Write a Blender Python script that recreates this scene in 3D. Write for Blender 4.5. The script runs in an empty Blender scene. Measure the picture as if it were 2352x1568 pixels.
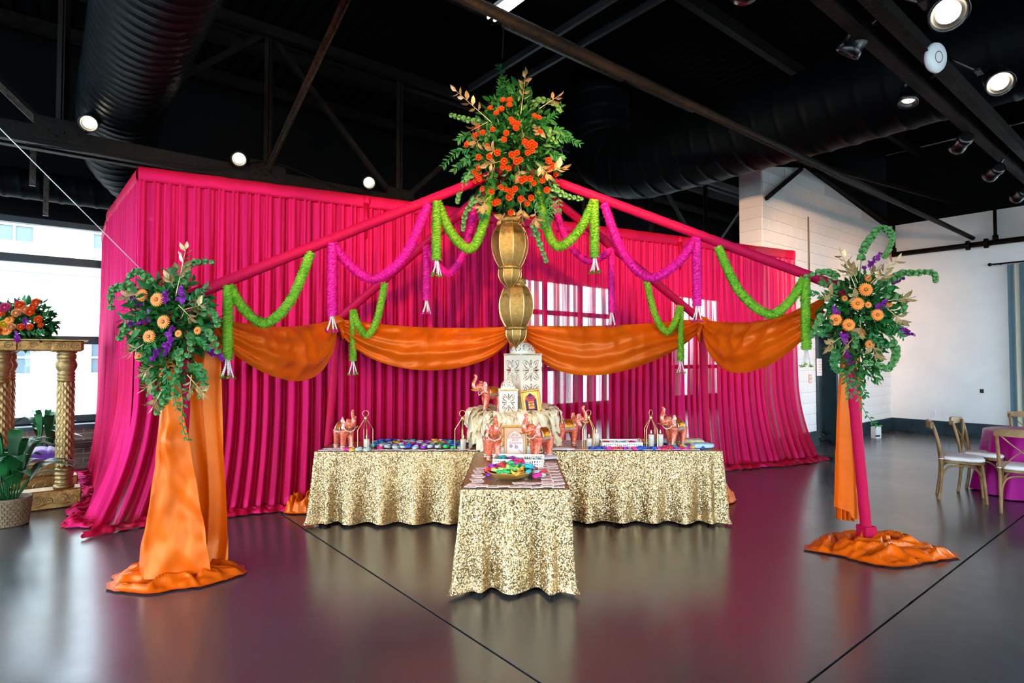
import bpy, math, random
from mathutils import Vector, Matrix, noise

scene = bpy.context.scene
C = scene.collection
rnd = random.Random(7)

# ------------------------------------------------------------------ camera
FPX, EYE, HORIZON = 1330.0, 1.63, 822.0
PITCH = math.atan((HORIZON - 784) / FPX)
cam_data = bpy.data.cameras.new('camera')
cam_data.sensor_width = 36.0
cam_data.lens = 36.0 * FPX / 2352.0
cam_data.clip_end = 300
cam = bpy.data.objects.new('camera', cam_data)
C.objects.link(cam)
cam.location = (0, 0, EYE)
cam.rotation_euler = (math.pi / 2 + PITCH, 0, 0)
scene.camera = cam

# ------------------------------------------------------------------ world, exposure
world = bpy.data.worlds.new('overcast_sky')
scene.world = world
world.use_nodes = True
bg = world.node_tree.nodes['Background']
bg.inputs['Color'].default_value = (0.72, 0.88, 1.0, 1)
bg.inputs['Strength'].default_value = 8.0
scene.view_settings.view_transform = 'Standard'
scene.view_settings.look = 'None'
scene.view_settings.gamma = 1.0
scene.view_settings.use_curve_mapping = False
scene.view_settings.exposure = 0.85
scene.cycles.max_bounces = 6
scene.cycles.diffuse_bounces = 3
scene.cycles.glossy_bounces = 3
scene.cycles.transmission_bounces = 4
scene.cycles.transparent_max_bounces = 10
scene.cycles.caustics_reflective = False
scene.cycles.caustics_refractive = False
scene.cycles.sample_clamp_indirect = 6.0
scene.cycles.use_adaptive_sampling = True
scene.cycles.adaptive_threshold = 0.05
scene.cycles.use_light_tree = False
scene.cycles.adaptive_min_samples = 12

# room axes: s runs along the hall to the right, t runs to the window wall
W2 = (0.777, 0.63)
U2 = (-0.63, 0.777)
ROOM = math.atan2(0.63, 0.777)


def R(s, t, z=0.0):
    return Vector((s * W2[0] + t * U2[0], s * W2[1] + t * U2[1], z))


def at(px, py, depth):
    a = (px - 1176) / FPX
    b = (784 - py) / FPX
    d = Vector((a, math.cos(PITCH) - b * math.sin(PITCH), math.sin(PITCH) + b * math.cos(PITCH)))
    return Vector((0, 0, EYE)) + d * (depth / d.y)


def lin(h):
    h = h.lstrip('#')
    v = [int(h[i:i + 2], 16) / 255 for i in (0, 2, 4)]
    return tuple(c / 12.92 if c <= 0.04045 else ((c + 0.055) / 1.055) ** 2.4 for c in v) + (1.0,)


# ------------------------------------------------------------------ materials
class N:
    def __init__(self, name):
        self.m = bpy.data.materials.new(name)
        self.m.use_nodes = True
        self.t = self.m.node_tree
        self.b = self.t.nodes['Principled BSDF']
        self.out = self.t.nodes['Material Output']

    def n(self, kind, **kw):
        x = self.t.nodes.new(kind)
        for k, v in kw.items():
            if k in x.inputs.keys():
                x.inputs[k].default_value = v
            else:
                setattr(x, k, v)
        return x

    def l(self, a, b):
        self.t.links.new(a, b)


def pbr(name, col, rough=0.5, metal=0.0, col2=None, scale=8.0, bump=0.0, bscale=40.0, spec=0.5, emit=None, estr=0.0,
        coat=0.0, sheen=0.0, trans=0.0, detail=4.0, stint=None):
    n = N(name)
    b = n.b
    c1 = lin(col) if isinstance(col, str) else tuple(col) + (1.0,)
    b.inputs['Base Color'].default_value = c1
    b.inputs['Roughness'].default_value = rough
    b.inputs['Metallic'].default_value = metal
    b.inputs['Specular IOR Level'].default_value = spec
    b.inputs['Coat Weight'].default_value = coat
    if stint:
        b.inputs['Specular Tint'].default_value = tuple(stint) + (1.0,)
    b.inputs['Sheen Weight'].default_value = sheen
    tc = None
    if col2 is not None or bump > 0:
        tc = n.n('ShaderNodeTexCoord')
    if col2 is not None:
        c2 = lin(col2) if isinstance(col2, str) else tuple(col2) + (1.0,)
        nz = n.n('ShaderNodeTexNoise', Scale=scale, Detail=detail)
        n.l(tc.outputs['Object'], nz.inputs['Vector'])
        rp = n.n('ShaderNodeValToRGB')
        rp.color_ramp.elements[0].position = 0.35
        rp.color_ramp.elements[1].position = 0.65
        rp.color_ramp.elements[0].color = c1
        rp.color_ramp.elements[1].color = c2
        n.l(nz.outputs['Fac'], rp.inputs['Fac'])
        n.l(rp.outputs['Color'], b.inputs['Base Color'])
    if bump > 0:
        nb = n.n('ShaderNodeTexNoise', Scale=bscale, Detail=4.0)
        n.l(tc.outputs['Object'], nb.inputs['Vector'])
        bp = n.n('ShaderNodeBump', Strength=bump, Distance=0.02)
        n.l(nb.outputs['Fac'], bp.inputs['Height'])
        n.l(bp.outputs['Normal'], b.inputs['Normal'])
    if emit is not None:
        b.inputs['Emission Color'].default_value = lin(emit) if isinstance(emit, str) else tuple(emit) + (1.0,)
        b.inputs['Emission Strength'].default_value = estr
    if trans:
        tr = n.n('ShaderNodeBsdfTranslucent')
        tr.inputs['Color'].default_value = c1
        if col2 is not None:
            n.l(rp.outputs['Color'], tr.inputs['Color'])
        mx = n.n('ShaderNodeMixShader')
        mx.inputs[0].default_value = trans
        n.l(b.outputs[0], mx.inputs[1])
        n.l(tr.outputs[0], mx.inputs[2])
        n.l(mx.outputs[0], n.out.inputs['Surface'])
    return n.m


M = {}
M['floor'] = None


def mat_floor():
    n = N('polished_concrete')
    tc = n.n('ShaderNodeTexCoord')
    a = n.n('ShaderNodeTexNoise', Scale=0.7, Detail=5.0, Roughness=0.55)
    b2 = n.n('ShaderNodeTexNoise', Scale=7.0, Detail=6.0)
    n.l(tc.outputs['Object'], a.inputs['Vector'])
    n.l(tc.outputs['Object'], b2.inputs['Vector'])
    mx = n.n('ShaderNodeMath', operation='ADD')
    ms = n.n('ShaderNodeMath', operation='MULTIPLY')
    ms.inputs[1].default_value = 0.35
    n.l(b2.outputs['Fac'], ms.inputs[0])
    n.l(a.outputs['Fac'], mx.inputs[0])
    n.l(ms.outputs[0], mx.inputs[1])
    rp = n.n('ShaderNodeValToRGB')
    rp.color_ramp.elements[0].position = 0.35
    rp.color_ramp.elements[0].color = lin('#333438')
    rp.color_ramp.elements[1].position = 1.0
    rp.color_ramp.elements[1].color = lin('#48494d')
    n.l(mx.outputs[0], rp.inputs['Fac'])
    n.l(rp.outputs['Color'], n.b.inputs['Base Color'])
    rr = n.n('ShaderNodeMapRange')
    rr.inputs['From Min'].default_value = 0.35
    rr.inputs['From Max'].default_value = 0.75
    rr.inputs['To Min'].default_value = 0.17
    rr.inputs['To Max'].default_value = 0.24
    n.l(mx.outputs[0], rr.inputs['Value'])
    n.l(rr.outputs[0], n.b.inputs['Roughness'])
    n.b.inputs['Specular IOR Level'].default_value = 0.9
    n.b.inputs['IOR'].default_value = 1.65
    bp = n.n('ShaderNodeBump', Strength=0.02, Distance=0.01)
    n.l(b2.outputs['Fac'], bp.inputs['Height'])
    n.l(bp.outputs['Normal'], n.b.inputs['Normal'])
    return n.m


def mat_drape():
    """gathered magenta fabric: thin, lets some light through, weave denser in streaks down the cloth"""
    n = N('magenta_drape')
    tc = n.n('ShaderNodeTexCoord')
    mp = n.n('ShaderNodeMapping')
    mp.inputs['Scale'].default_value = (30.0, 0.35, 1.0)
    n.l(tc.outputs['UV'], mp.inputs['Vector'])
    nz = n.n('ShaderNodeTexNoise', Scale=1.0, Detail=2.0)
    n.l(mp.outputs['Vector'], nz.inputs['Vector'])
    rp = n.n('ShaderNodeValToRGB')
    rp.color_ramp.elements[0].position = 0.40
    rp.color_ramp.elements[0].color = (0.51, 0.0035, 0.024, 1)
    rp.color_ramp.elements[1].position = 0.62
    rp.color_ramp.elements[1].color = (0.47, 0.0035, 0.016, 1)
    n.l(nz.outputs['Fac'], rp.inputs['Fac'])
    n.l(rp.outputs['Color'], n.b.inputs['Base Color'])
    n.b.inputs['Roughness'].default_value = 0.6
    n.b.inputs['Specular IOR Level'].default_value = 0.12
    tr = n.n('ShaderNodeBsdfTranslucent')
    n.l(rp.outputs['Color'], tr.inputs['Color'])
    # shot weave: red warp under a magenta weft that catches the light
    gl = n.n('ShaderNodeBsdfGlossy')
    gl.inputs['Color'].default_value = (1.0, 0.010, 0.46, 1)
    gl.inputs['Roughness'].default_value = 0.5
    m0 = n.n('ShaderNodeMixShader')
    m0.inputs[0].default_value = 0.13
    n.l(n.b.outputs[0], m0.inputs[1])
    n.l(gl.outputs[0], m0.inputs[2])
    m1 = n.n('ShaderNodeMixShader')
    m1.inputs[0].default_value = 0.12
    n.l(m0.outputs[0], m1.inputs[1])
    n.l(tr.outputs[0], m1.inputs[2])
    tp = n.n('ShaderNodeBsdfTransparent')
    r2 = n.n('ShaderNodeMapRange')
    r2.inputs['From Min'].default_value = 0.47
    r2.inputs['From Max'].default_value = 0.62
    r2.inputs['To Min'].default_value = 0.012
    r2.inputs['To Max'].default_value = 0.22
    n.l(nz.outputs['Fac'], r2.inputs['Value'])
    m2 = n.n('ShaderNodeMixShader')
    n.l(r2.outputs[0], m2.inputs[0])
    n.l(m1.outputs[0], m2.inputs[1])
    n.l(tp.outputs[0], m2.inputs[2])
    n.l(m2.outputs[0], n.out.inputs['Surface'])
    return n.m


def mat_sequin(name, c1, c2, scale=95.0, rough=0.32, tilt=0.75):
    """little metal discs, each tilted its own way"""
    n = N(name)
    tc = n.n('ShaderNodeTexCoord')
    vo = n.n('ShaderNodeTexVoronoi', Scale=scale)
    n.l(tc.outputs['Object'], vo.inputs['Vector'])
    ge = n.n('ShaderNodeNewGeometry')
    sb = n.n('ShaderNodeVectorMath', operation='SUBTRACT')
    sb.inputs[1].default_value = (0.5, 0.5, 0.5)
    n.l(vo.outputs['Color'], sb.inputs[0])
    sc_ = n.n('ShaderNodeVectorMath', operation='SCALE')
    sc_.inputs['Scale'].default_value = tilt
    n.l(sb.outputs[0], sc_.inputs[0])
    ad = n.n('ShaderNodeVectorMath', operation='ADD')
    n.l(ge.outputs['Normal'], ad.inputs[0])
    n.l(sc_.outputs[0], ad.inputs[1])
    nm = n.n('ShaderNodeVectorMath', operation='NORMALIZE')
    n.l(ad.outputs[0], nm.inputs[0])
    n.l(nm.outputs[0], n.b.inputs['Normal'])
    rp = n.n('ShaderNodeValToRGB')
    rp.color_ramp.elements[0].color = lin(c1)
    rp.color_ramp.elements[1].color = lin(c2)
    sp = n.n('ShaderNodeSeparateColor')
    n.l(vo.outputs['Color'], sp.inputs[0])
    n.l(sp.outputs[0], rp.inputs['Fac'])
    n.l(rp.outputs['Color'], n.b.inputs['Base Color'])
    n.b.inputs['Metallic'].default_value = 0.85
    n.b.inputs['Roughness'].default_value = rough
    return n.m


def mat_glass(name, tint=(1, 1, 1), alpha=0.9, rough=0.02):
    n = N(name)
    gl = n.n('ShaderNodeBsdfGlossy')
    gl.inputs['Roughness'].default_value = rough
    tp = n.n('ShaderNodeBsdfTransparent')
    tp.inputs['Color'].default_value = tuple(tint) + (1,)
    mx = n.n('ShaderNodeMixShader')
    mx.inputs[0].default_value = 1 - alpha
    n.l(tp.outputs[0], mx.inputs[1])
    n.l(gl.outputs[0], mx.inputs[2])
    n.l(mx.outputs[0], n.out.inputs['Surface'])
    return n.m


def mat_emit(name, col, strength):
    n = N(name)
    e = n.n('ShaderNodeEmission')
    e.inputs['Color'].default_value = tuple(col) + (1,)
    e.inputs['Strength'].default_value = strength
    n.l(e.outputs[0], n.out.inputs['Surface'])
    n.m.cycles.emission_sampling = 'NONE'
    return n.m


M['floor'] = mat_floor()
M['drape'] = mat_drape()
M['pole_pink'] = pbr('pink_pole_fabric', (0.45, 0.003, 0.05), 0.6, spec=.12, bump=0.25, bscale=14)
M['orange'] = pbr('orange_satin', (0.76, 0.115, 0.002), 0.33, col2=(0.70, 0.092, 0.002), scale=3, spec=0.75, bump=0.18, bscale=9, stint=(1.0, 0.55, 0.22), trans=0.10)
M['sequin'] = mat_sequin('gold_sequin_cloth', '#866238', '#dcc596', 150)
M['white_wall'] = pbr('white_painted_block', '#f1f0ef', 0.6, col2='#eaeaea', scale=2.0, bump=0.12, bscale=90)
M['joint'] = pbr('painted_mortar', '#d6d4d2', 0.7)
M['dark_wall'] = pbr('dark_wall_paint', (0.004, 0.005, 0.006), 0.9, spec=0.04)
M['side_wall'] = pbr('pale_wall_paint', '#c9cacc', 0.7)
M['base_teal'] = pbr('dark_teal_paint', '#12303a', 0.35, col2='#0e2831', scale=5)
M['door_teal'] = pbr('dark_door_paint', '#16292f', 0.4)
M['ceiling'] = pbr('black_ceiling_paint', (0.0015, 0.002, 0.0025), 0.95, spec=0.02)
M['steel_black'] = pbr('black_steel', (0.004,0.0037,0.0034), 0.6, col2=(0.009,0.007,0.006), scale=9, bump=0.25, bscale=30, spec=0.12)
M['steel_worn'] = pbr('worn_steel', '#4a443c', 0.5, col2='#211b16', scale=25, metal=0.3)
M['duct'] = pbr('black_duct_paint', (0.0008, 0.0026, 0.004), 0.5, spec=0.06)
M['window_frame'] = pbr('dark_window_frame', '#202a30', 0.45)
M['glass'] = mat_glass('window_glass', (0.97, 0.99, 1.0), 0.96)
M['clear_glass'] = mat_glass('clear_candle_glass', (0.99, 0.99, 0.99), 0.955)
M['brick'] = pbr('red_brown_brick', '#6d4a3e', 0.8, col2='#8a6a5c', scale=6, bump=0.4, bscale=60)
M['gold'] = pbr('antique_gold', '#a58a5a', 0.4, metal=0.7, col2='#8a6f40', scale=14, bump=0.2, bscale=60)
M['gold_carved'] = pbr('carved_gold', '#a87a3e', 0.42, metal=0.6, col2='#7c5526', scale=20, bump=0.2, bscale=60)
M['gold_lantern'] = pbr('punched_gold_metal', '#a8884c', 0.42, metal=0.85, col2='#94743a', scale=30, bump=0.35, bscale=150)
M['gold_wire'] = pbr('pale_gold_wire', '#d9bd84', 0.3, metal=0.85)
M['gold_frame'] = pbr('gold_picture_frame', '#c29a52', 0.35, metal=0.8, bump=0.3, bscale=120)
M['ivory'] = pbr('ivory_painted_metal', '#e6dcc6', 0.5)
M['grey_brown'] = pbr('matt_grey_brown', '#6b6258', 0.8)  # plain grey-brown for small fittings
M['ivory_silk'] = pbr('ivory_chiffon', '#fbf2dc', 0.6, col2='#efe0b8', scale=6, trans=0.3)
M['wax'] = pbr('white_wax', '#f3eee2', 0.5, trans=0.2)
M['flame'] = mat_emit('candle_flame', (1.0, 0.72, 0.3), 6.0)
M['wood'] = pbr('weathered_oak', '#94703f', 0.55, col2='#6e5029', scale=7, bump=0.15, bscale=50)
M['cushion'] = pbr('white_cushion', '#e4dcdc', 0.7)
M['paper'] = pbr('white_card', '#ece7ea', 0.7)
M['paper_print'] = pbr('pink_print', '#d3a8ac', 0.8)
M['basket'] = pbr('brown_wicker', '#5e4a34', 0.6, col2='#7a6042', scale=40, bump=0.3, bscale=80)
M['purple_velvet'] = pbr('purple_velvet', '#6a2a9c', 0.7, sheen=0.5)
M['magenta_satin'] = pbr('magenta_satin', (0.30, 0.003, 0.14), 0.34, spec=0.5, stint=(1.0, 0.15, 0.8))
M['lamp_body'] = pbr('black_lamp_housing', '#0c0d0f', 0.3)
M['lamp_glow'] = mat_emit('warm_lamp_lens', (1.0, 0.86, 0.62), 14.0)
M['tube_glow'] = mat_emit('cool_tube', (0.75, 0.88, 1.0), 9.0)
M['white_plastic'] = pbr('white_plastic', '#dfe3e8', 0.4)
M['cream'] = pbr('curtain_linen', '#d8cdb8', 0.8, trans=0.25)
M['grey_blue'] = pbr('curtain_grey_blue', '#7f97a6', 0.8, trans=0.25)


# ------------------------------------------------------------------ mesh helpers
class MB:
    def __init__(self):
        self.v = []
        self.f = []
        self.uv = None

    def add(self, vs, fs):
        o = len(self.v)
        self.v.extend([tuple(p) for p in vs])
        self.f.extend([tuple(i + o for i in f) for f in fs])
        return self

    def box(self, c, size, rz=0.0, rot=None):
        m = rot if rot is not None else Matrix.Rotation(rz, 3, 'Z')
        hx, hy, hz = size[0] / 2, size[1] / 2, size[2] / 2
        c = Vector(c)
        vs = [c + m @ Vector((x * hx, y * hy, z * hz)) for z in (-1, 1) for y in (-1, 1) for x in (-1, 1)]
        return self.add(vs, [(0, 2, 3, 1), (4, 5, 7, 6), (0, 1, 5, 4), (2, 6, 7, 3), (0, 4, 6, 2), (1, 3, 7, 5)])

    def bevbox(self, c, size, b=0.01, rz=0.0, rot=None):
        """box with chamfered vertical and horizontal edges"""
        m = rot if rot is not None else Matrix.Rotation(rz, 3, 'Z')
        c = Vector(c)
        hx, hy, hz = size[0] / 2, size[1] / 2, size[2] / 2
        rings = []
        for z, i in ((-hz, b), (-hz + b, 0), (hz - b, 0), (hz, b)):
            x, y = hx - i, hy - i
            k = b
            rings.append([(x, -y + k), (x, y - k), (x - k, y), (-x + k, y), (-x, y - k), (-x, -y + k), (-x + k, -y), (x - k, -y)])
            rings[-1] = [c + m @ Vector((p[0], p[1], z)) for p in rings[-1]]
        vs = [p for r in rings for p in r]
        fs = [tuple(reversed(range(8))), tuple(range(24, 32))]
        for r in range(3):
            for i in range(8):
                j = (i + 1) % 8
                fs.append((r * 8 + i, r * 8 + j, r * 8 + 8 + j, r * 8 + 8 + i))
        return self.add(vs, fs)

    def tube(self, pts, r, n=8, caps=True, closed=False, flat=1.0):
        pts = [Vector(p) for p in pts]
        k = len(pts)
        rs = r if isinstance(r, (list, tuple)) else [r] * k
        vs, fs = [], []
        up = None
        for i, p in enumerate(pts):
            if closed:
                d = pts[(i + 1) % k] - pts[i - 1]
            else:
                d = pts[min(i + 1, k - 1)] - pts[max(i - 1, 0)]
            if d.length < 1e-9:
                d = Vector((0, 0, 1))
            d.normalize()
            if up is None:
                up = Vector((0, 0, 1)) if abs(d.z) < 0.9 else Vector((1, 0, 0))
            a = d.cross(up)
            if a.length < 1e-6:
                a = d.cross(Vector((0, 1, 0)))
            a.normalize()
            b = a.cross(d).normalized()
            up = b
            for q in range(n):
                an = 2 * math.pi * q / n
                vs.append(p + (a * math.cos(an) + b * math.sin(an) * flat) * rs[i])
        seg = k if closed else k - 1
        for i in range(seg):
            for q in range(n):
                i2 = (i + 1) % k
                fs.append((i * n + q, i * n + (q + 1) % n, i2 * n + (q + 1) % n, i2 * n + q))
        if caps and not closed:
            fs.append(tuple(reversed(range(n))))
            fs.append(tuple(range((k - 1) * n, k * n)))
        return self.add(vs, fs)

    def lathe(self, prof, n=20, c=(0, 0, 0), capb=True, capt=True, flute=0.0, rot=None, facet=False):
        vs, fs = [], []
        c = Vector(c)
        for (r, z) in prof:
            for q in range(n):
                an = 2 * math.pi * (q + (0.5 if facet else 0)) / n
                p = Vector((r * math.cos(an), r * math.sin(an), z))
                if rot is not None:
                    p = rot @ p
                vs.append(c + p)
        for i in range(len(prof) - 1):
            for q in range(n):
                fs.append((i * n + q, i * n + (q + 1) % n, (i + 1) * n + (q + 1) % n, (i + 1) * n + q))
        if capb:
            fs.append(tuple(reversed(range(n))))
        if capt:
            o = (len(prof) - 1) * n
            fs.append(tuple(range(o, o + n)))
        return self.add(vs, fs)

    def grid(self, fn, nu, nv, close_u=False, uv=False):
        o = len(self.v)
        vs, fs = [], []
        cu = nu if close_u else nu + 1
        if uv and self.uv is None:
            self.uv = []
        for j in range(nv + 1):
            for i in range(cu):
                vs.append(fn(i / nu, j / nv))
                if uv:
                    self.uv.append((i / nu, j / nv))
        for j in range(nv):
            for i in range(nu):
                i2 = (i + 1) % cu
                fs.append((j * cu + i, j * cu + i2, (j + 1) * cu + i2, (j + 1) * cu + i))
        return self.add(vs, fs)

    def sphere(self, c, r, n=10, m=7, sc=(1, 1, 1), rot=None):
        prof = []
        c = Vector(c)
        vs, fs = [], []
        for j in range(m + 1):
            th = math.pi * j / m
            for i in range(n):
                an = 2 * math.pi * i / n
                p = Vector((math.sin(th) * math.cos(an) * r * sc[0], math.sin(th) * math.sin(an) * r * sc[1], -math.cos(th) * r * sc[2]))
                if rot is not None:
                    p = rot @ p
                vs.append(c + p)
        for j in range(m):
            for i in range(n):
                fs.append((j * n + i, j * n + (i + 1) % n, (j + 1) * n + (i + 1) % n, (j + 1) * n + i))
        return self.add(vs, fs)

    def mesh(self, name, mat, smooth=False):
        me = bpy.data.meshes.new(name)
        me.from_pydata(self.v, [], self.f)
        if self.uv is not None:
            l = me.uv_layers.new(name='UVMap')
            idx = [0] * len(me.loops)
            me.loops.foreach_get('vertex_index', idx)
            flat = []
            for i in idx:
                flat.extend(self.uv[i])
            l.data.foreach_set('uv', flat)
        if smooth:
            me.polygons.foreach_set('use_smooth', [True] * len(me.polygons))
        if mat is not None:
            me.materials.append(M[mat] if isinstance(mat, str) else mat)
        me.update()
        return me

    def build(self, name, mat, parent=None, smooth=False, world=False):
        return place(name, self.mesh(name, mat, smooth), parent, world)


def place(name, me, parent=None, world=False, loc=None, rot=None, scale=None):
    o = bpy.data.objects.new(name, me)
    C.objects.link(o)
    if loc is not None:
        o.location = loc
    if rot is not None:
        o.rotation_euler = rot
    if scale is not None:
        o.scale = scale
    if parent is not None:
        o.parent = parent
        if world:
            o.matrix_parent_inverse = parent.matrix_basis.inverted()
    return o


def tag(o, label=None, cat=None, group=None, kind=None):
    if label:
        o['label'] = label
    if cat:
        o['category'] = cat
    if group:
        o['group'] = group
    if kind:
        o['kind'] = kind
    return o


def thing(name, label, cat, loc=(0, 0, 0), rz=0.0, group=None, kind=None):
    o = bpy.data.objects.new(name, None)
    o.empty_display_size = 0.1
    C.objects.link(o)
    o.location = loc
    o.rotation_euler = (0, 0, rz)
    return tag(o, label, cat, group, kind)


def struct(name, label=None):
    o = bpy.data.objects.new(name, None)
    C.objects.link(o)
    return tag(o, label, None, None, 'structure')


def copy_tree(o, parent=None):
    c = o.copy()
    C.objects.link(c)
    if parent is not None:
        c.parent = parent
    for ch in list(o.children):
        copy_tree(ch, c)
    return c


def fbm(x, y=0.0, z=0.0):
    return noise.noise(Vector((x, y, z)))


def smooth01(x):
    x = max(0.0, min(1.0, x))
    return x * x * (3 - 2 * x)


def lerp(a, b, t):
    return a + (b - a) * t


def catmull(pts, per=8):
    pts = [Vector(p) for p in pts]
    out = []
    n = len(pts)
    for i in range(n - 1):
        p0, p1, p2, p3 = pts[max(i - 1, 0)], pts[i], pts[i + 1], pts[min(i + 2, n - 1)]
        for k in range(per):
            t = k / per
            out.append(0.5 * ((2 * p1) + (p2 - p0) * t + (2 * p0 - 5 * p1 + 4 * p2 - p3) * t * t + (3 * p1 - p0 - 3 * p2 + p3) * t ** 3))
    out.append(pts[-1])
    return out

# ================================================================== THE SETTING
Z_CEIL = 6.3
S0, S1 = -6.0, 19.0          # hall along s
T0, T1 = -8.0, 11.0          # hall along t (window wall at T1)
SR = 15.1                    # right wall of the near bay


def rbox(mb, s0, s1, t0, t1, z0, z1):
    c = R((s0 + s1) / 2, (t0 + t1) / 2, (z0 + z1) / 2)
    return mb.box(c, (abs(s1 - s0), abs(t1 - t0), abs(z1 - z0)), ROOM)


# ---- floor: four poured slabs with saw-cut joints between them
fl = struct('floor')
MBx = MB()
rbox(MBx, S0, S1, T0, T1, -0.16, -0.02)
MBx.build('subfloor', 'joint', fl)
JS, JT, JG = 1.97, 1.36, 0.006
for (a, b) in ((S0, JS - JG), (JS + JG, S1)):
    for (c, d) in ((T0, JT - JG), (JT + JG, T1)):
        m_ = MB()
        rbox(m_, a, b, c, d, -0.05, 0.0)
        m_.build('concrete_slab', 'floor', fl)
mj = MB()
rbox(mj, JS - 0.03, JS + 0.03, T0, T1, -0.03, -0.012)
rbox(mj, S0, S1, JT - 0.03, JT + 0.03, -0.03, -0.012)
mj.build('joint_filler', pbr('dark_joint_filler', '#161514', 0.8), fl)

# ---- ceiling: corrugated black deck
ce = struct('ceiling')
mc = MB()
nr = 125
vs, fs = [], []
for i in range(nr * 2 + 1):
    s = S0 + (S1 - S0) * i / (nr * 2)
    z = Z_CEIL + (0.04 if i % 2 else 0.0)
    vs += [R(s, T0, z), R(s, T1, z)]
for i in range(nr * 2):
    fs.append((2 * i, 2 * i + 1, 2 * i + 3, 2 * i + 2))
mc.add(vs, fs)
mc.build('roof_deck', 'ceiling', ce)
mr = MB()
rbox(mr, S0 - 0.3, S1 + 0.3, T0 - 0.3, T1 + 0.3, Z_CEIL + 0.06, Z_CEIL + 0.3)
mr.build('roof_slab', 'ceiling', ce)
for k, t in enumerate([-6.5, -4.5, -2.5, -0.5, 0.7, 2.7, 4.2, 6.0, 8.9, 10.2]):
    mp_ = MB()
    rbox(mp_, S0, S1, t - 0.05, t + 0.05, Z_CEIL - 0.2, Z_CEIL - 0.02)
    mp_.build('purlin', 'steel_black', ce)


# ---- walls with window openings
def wall_with_holes(name, p0, p1, z1, holes, thick, mat_in, label=None):
    """p0,p1 in (s,t); holes as (along0, along1, z0, z1); built from solid boxes round the holes"""
    root = struct(name, label)
    (s0, t0), (s1, t1) = p0, p1
    L = math.hypot(s1 - s0, t1 - t0)
    ds, dt = (s1 - s0) / L, (t1 - t0) / L
    rz = ROOM + math.atan2(dt, ds)

    def bx(mb, a, b, z0, z1_):
        m_ = (a + b) / 2
        mb.box(R(s0 + ds * m_, t0 + dt * m_, (z0 + z1_) / 2), (b - a, thick, z1_ - z0), rz)
    mb = MB()
    x = 0.0
    for (a, b, za, zb) in sorted(holes):
        if a > x:
            bx(mb, x, a, 0, z1)
        if za > 0:
            bx(mb, a, b, 0, za)
        if zb < z1:
            bx(mb, a, b, zb, z1)
        x = b
    if x < L:
        bx(mb, x, L, 0, z1)
    mb.build('wall_panel', mat_in, root)
    return root


WZ0, WZ1 = 0.68, 3.68
# far window wall at t=T1; along s
far_holes = [(-4.4, 1.2), (8.7, 12.6), (15.2, 18.2)]
wf = wall_with_holes('wall_window_side', (S0, T1), (S1, T1), Z_CEIL + 0.1,
                     [(a - S0, b - S0, (WZ0 if a < 2 else 0.35), WZ1) for a, b in far_holes], 0.3, 'dark_wall')
# left wall at s=S0; along t
left_holes = [(-7.0, -3.6), (-3.0, 0.4), (1.0, 4.4), (5.0, 10.4)]
wl = wall_with_holes('wall_left', (S0, T0), (S0, T1), Z_CEIL + 0.1, [(a - T0, b - T0, 0.35, 5.0) for a, b in left_holes], 0.3, 'side_wall')  # unseen windows, made taller to brighten the right wall
# wall behind the camera at t=T0
back_holes = [(-5.2, -1.6), (-1.0, 2.6), (3.2, 6.8), (7.4, 11.0)]
wb = wall_with_holes('wall_back', (S0, T0), (SR, T0), Z_CEIL + 0.1, [(a - S0, b - S0, 0.4, 4.2) for a, b in back_holes], 0.3, 'side_wall')
# right wall of the near bay at s=SR
right_holes = [(-6.6, -3.4), (-2.6, 0.4), (0.9, 2.62)]
wr = wall_with_holes('wall_right', (SR + 0.15, T0), (SR + 0.15, 4.86), Z_CEIL + 0.1, [(a - T0, b - T0, 0.30, 3.3) for a, b in right_holes], 0.3, 'white_wall')
q = MB()
rbox(q, SR - 0.02, SR + 0.02, T0, 4.86, 4.66, Z_CEIL)
q.build('upper_wall', 'dark_wall', wr)
wend = wall_with_holes('wall_far_end', (S1, 4.8), (S1, T1), Z_CEIL + 0.1, [], 0.3, 'dark_wall')


# ---- windows: frame, mullions, panes
def window(n, s0, t0, s1, t1, z0, z1, cols, bars):
    root = struct('window_%d' % n)
    L = math.hypot(s1 - s0, t1 - t0)
    ds, dt = (s1 - s0) / L, (t1 - t0) / L
    rz = ROOM + math.atan2(dt, ds)

    def bar(nm, a, b, za, zb, th, mat='window_frame'):
        m_ = (a + b) / 2
        q = MB()
        q.box(R(s0 + ds * m_, t0 + dt * m_, (za + zb) / 2), (b - a, th, zb - za), rz)
        return q.build(nm, mat, root)
    w = 0.09
    bar('frame_rail', 0, L, z0, z0 + w, 0.12)
    bar('frame_rail', 0, L, z1 - w, z1, 0.12)
    bar('frame_stile', 0, w, z0, z1, 0.12)
    bar('frame_stile', L - w, L, z0, z1, 0.12)
    xs = [L * i / cols for i in range(cols + 1)]
    zs = [z0 + w] + list(bars) + [z1 - w]
    for x in xs[1:-1]:
        bar('mullion', x - 0.05, x + 0.05, z0, z1, 0.1)
    for z in bars:
        bar('transom', 0, L, z - 0.06, z + 0.06, 0.1)
    for i in range(cols):
        for j in range(len(zs) - 1):
            a_, b_ = xs[i] + 0.04, xs[i + 1] - 0.04
            q = MB()
            q.add([R(s0 + ds * a_, t0 + dt * a_, zs[j]), R(s0 + ds * b_, t0 + dt * b_, zs[j]), R(s0 + ds * b_, t0 + dt * b_, zs[j + 1]), R(s0 + ds * a_, t0 + dt * a_, zs[j + 1])], [(0, 1, 2, 3)])
            q.build('pane', 'glass', root)


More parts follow.
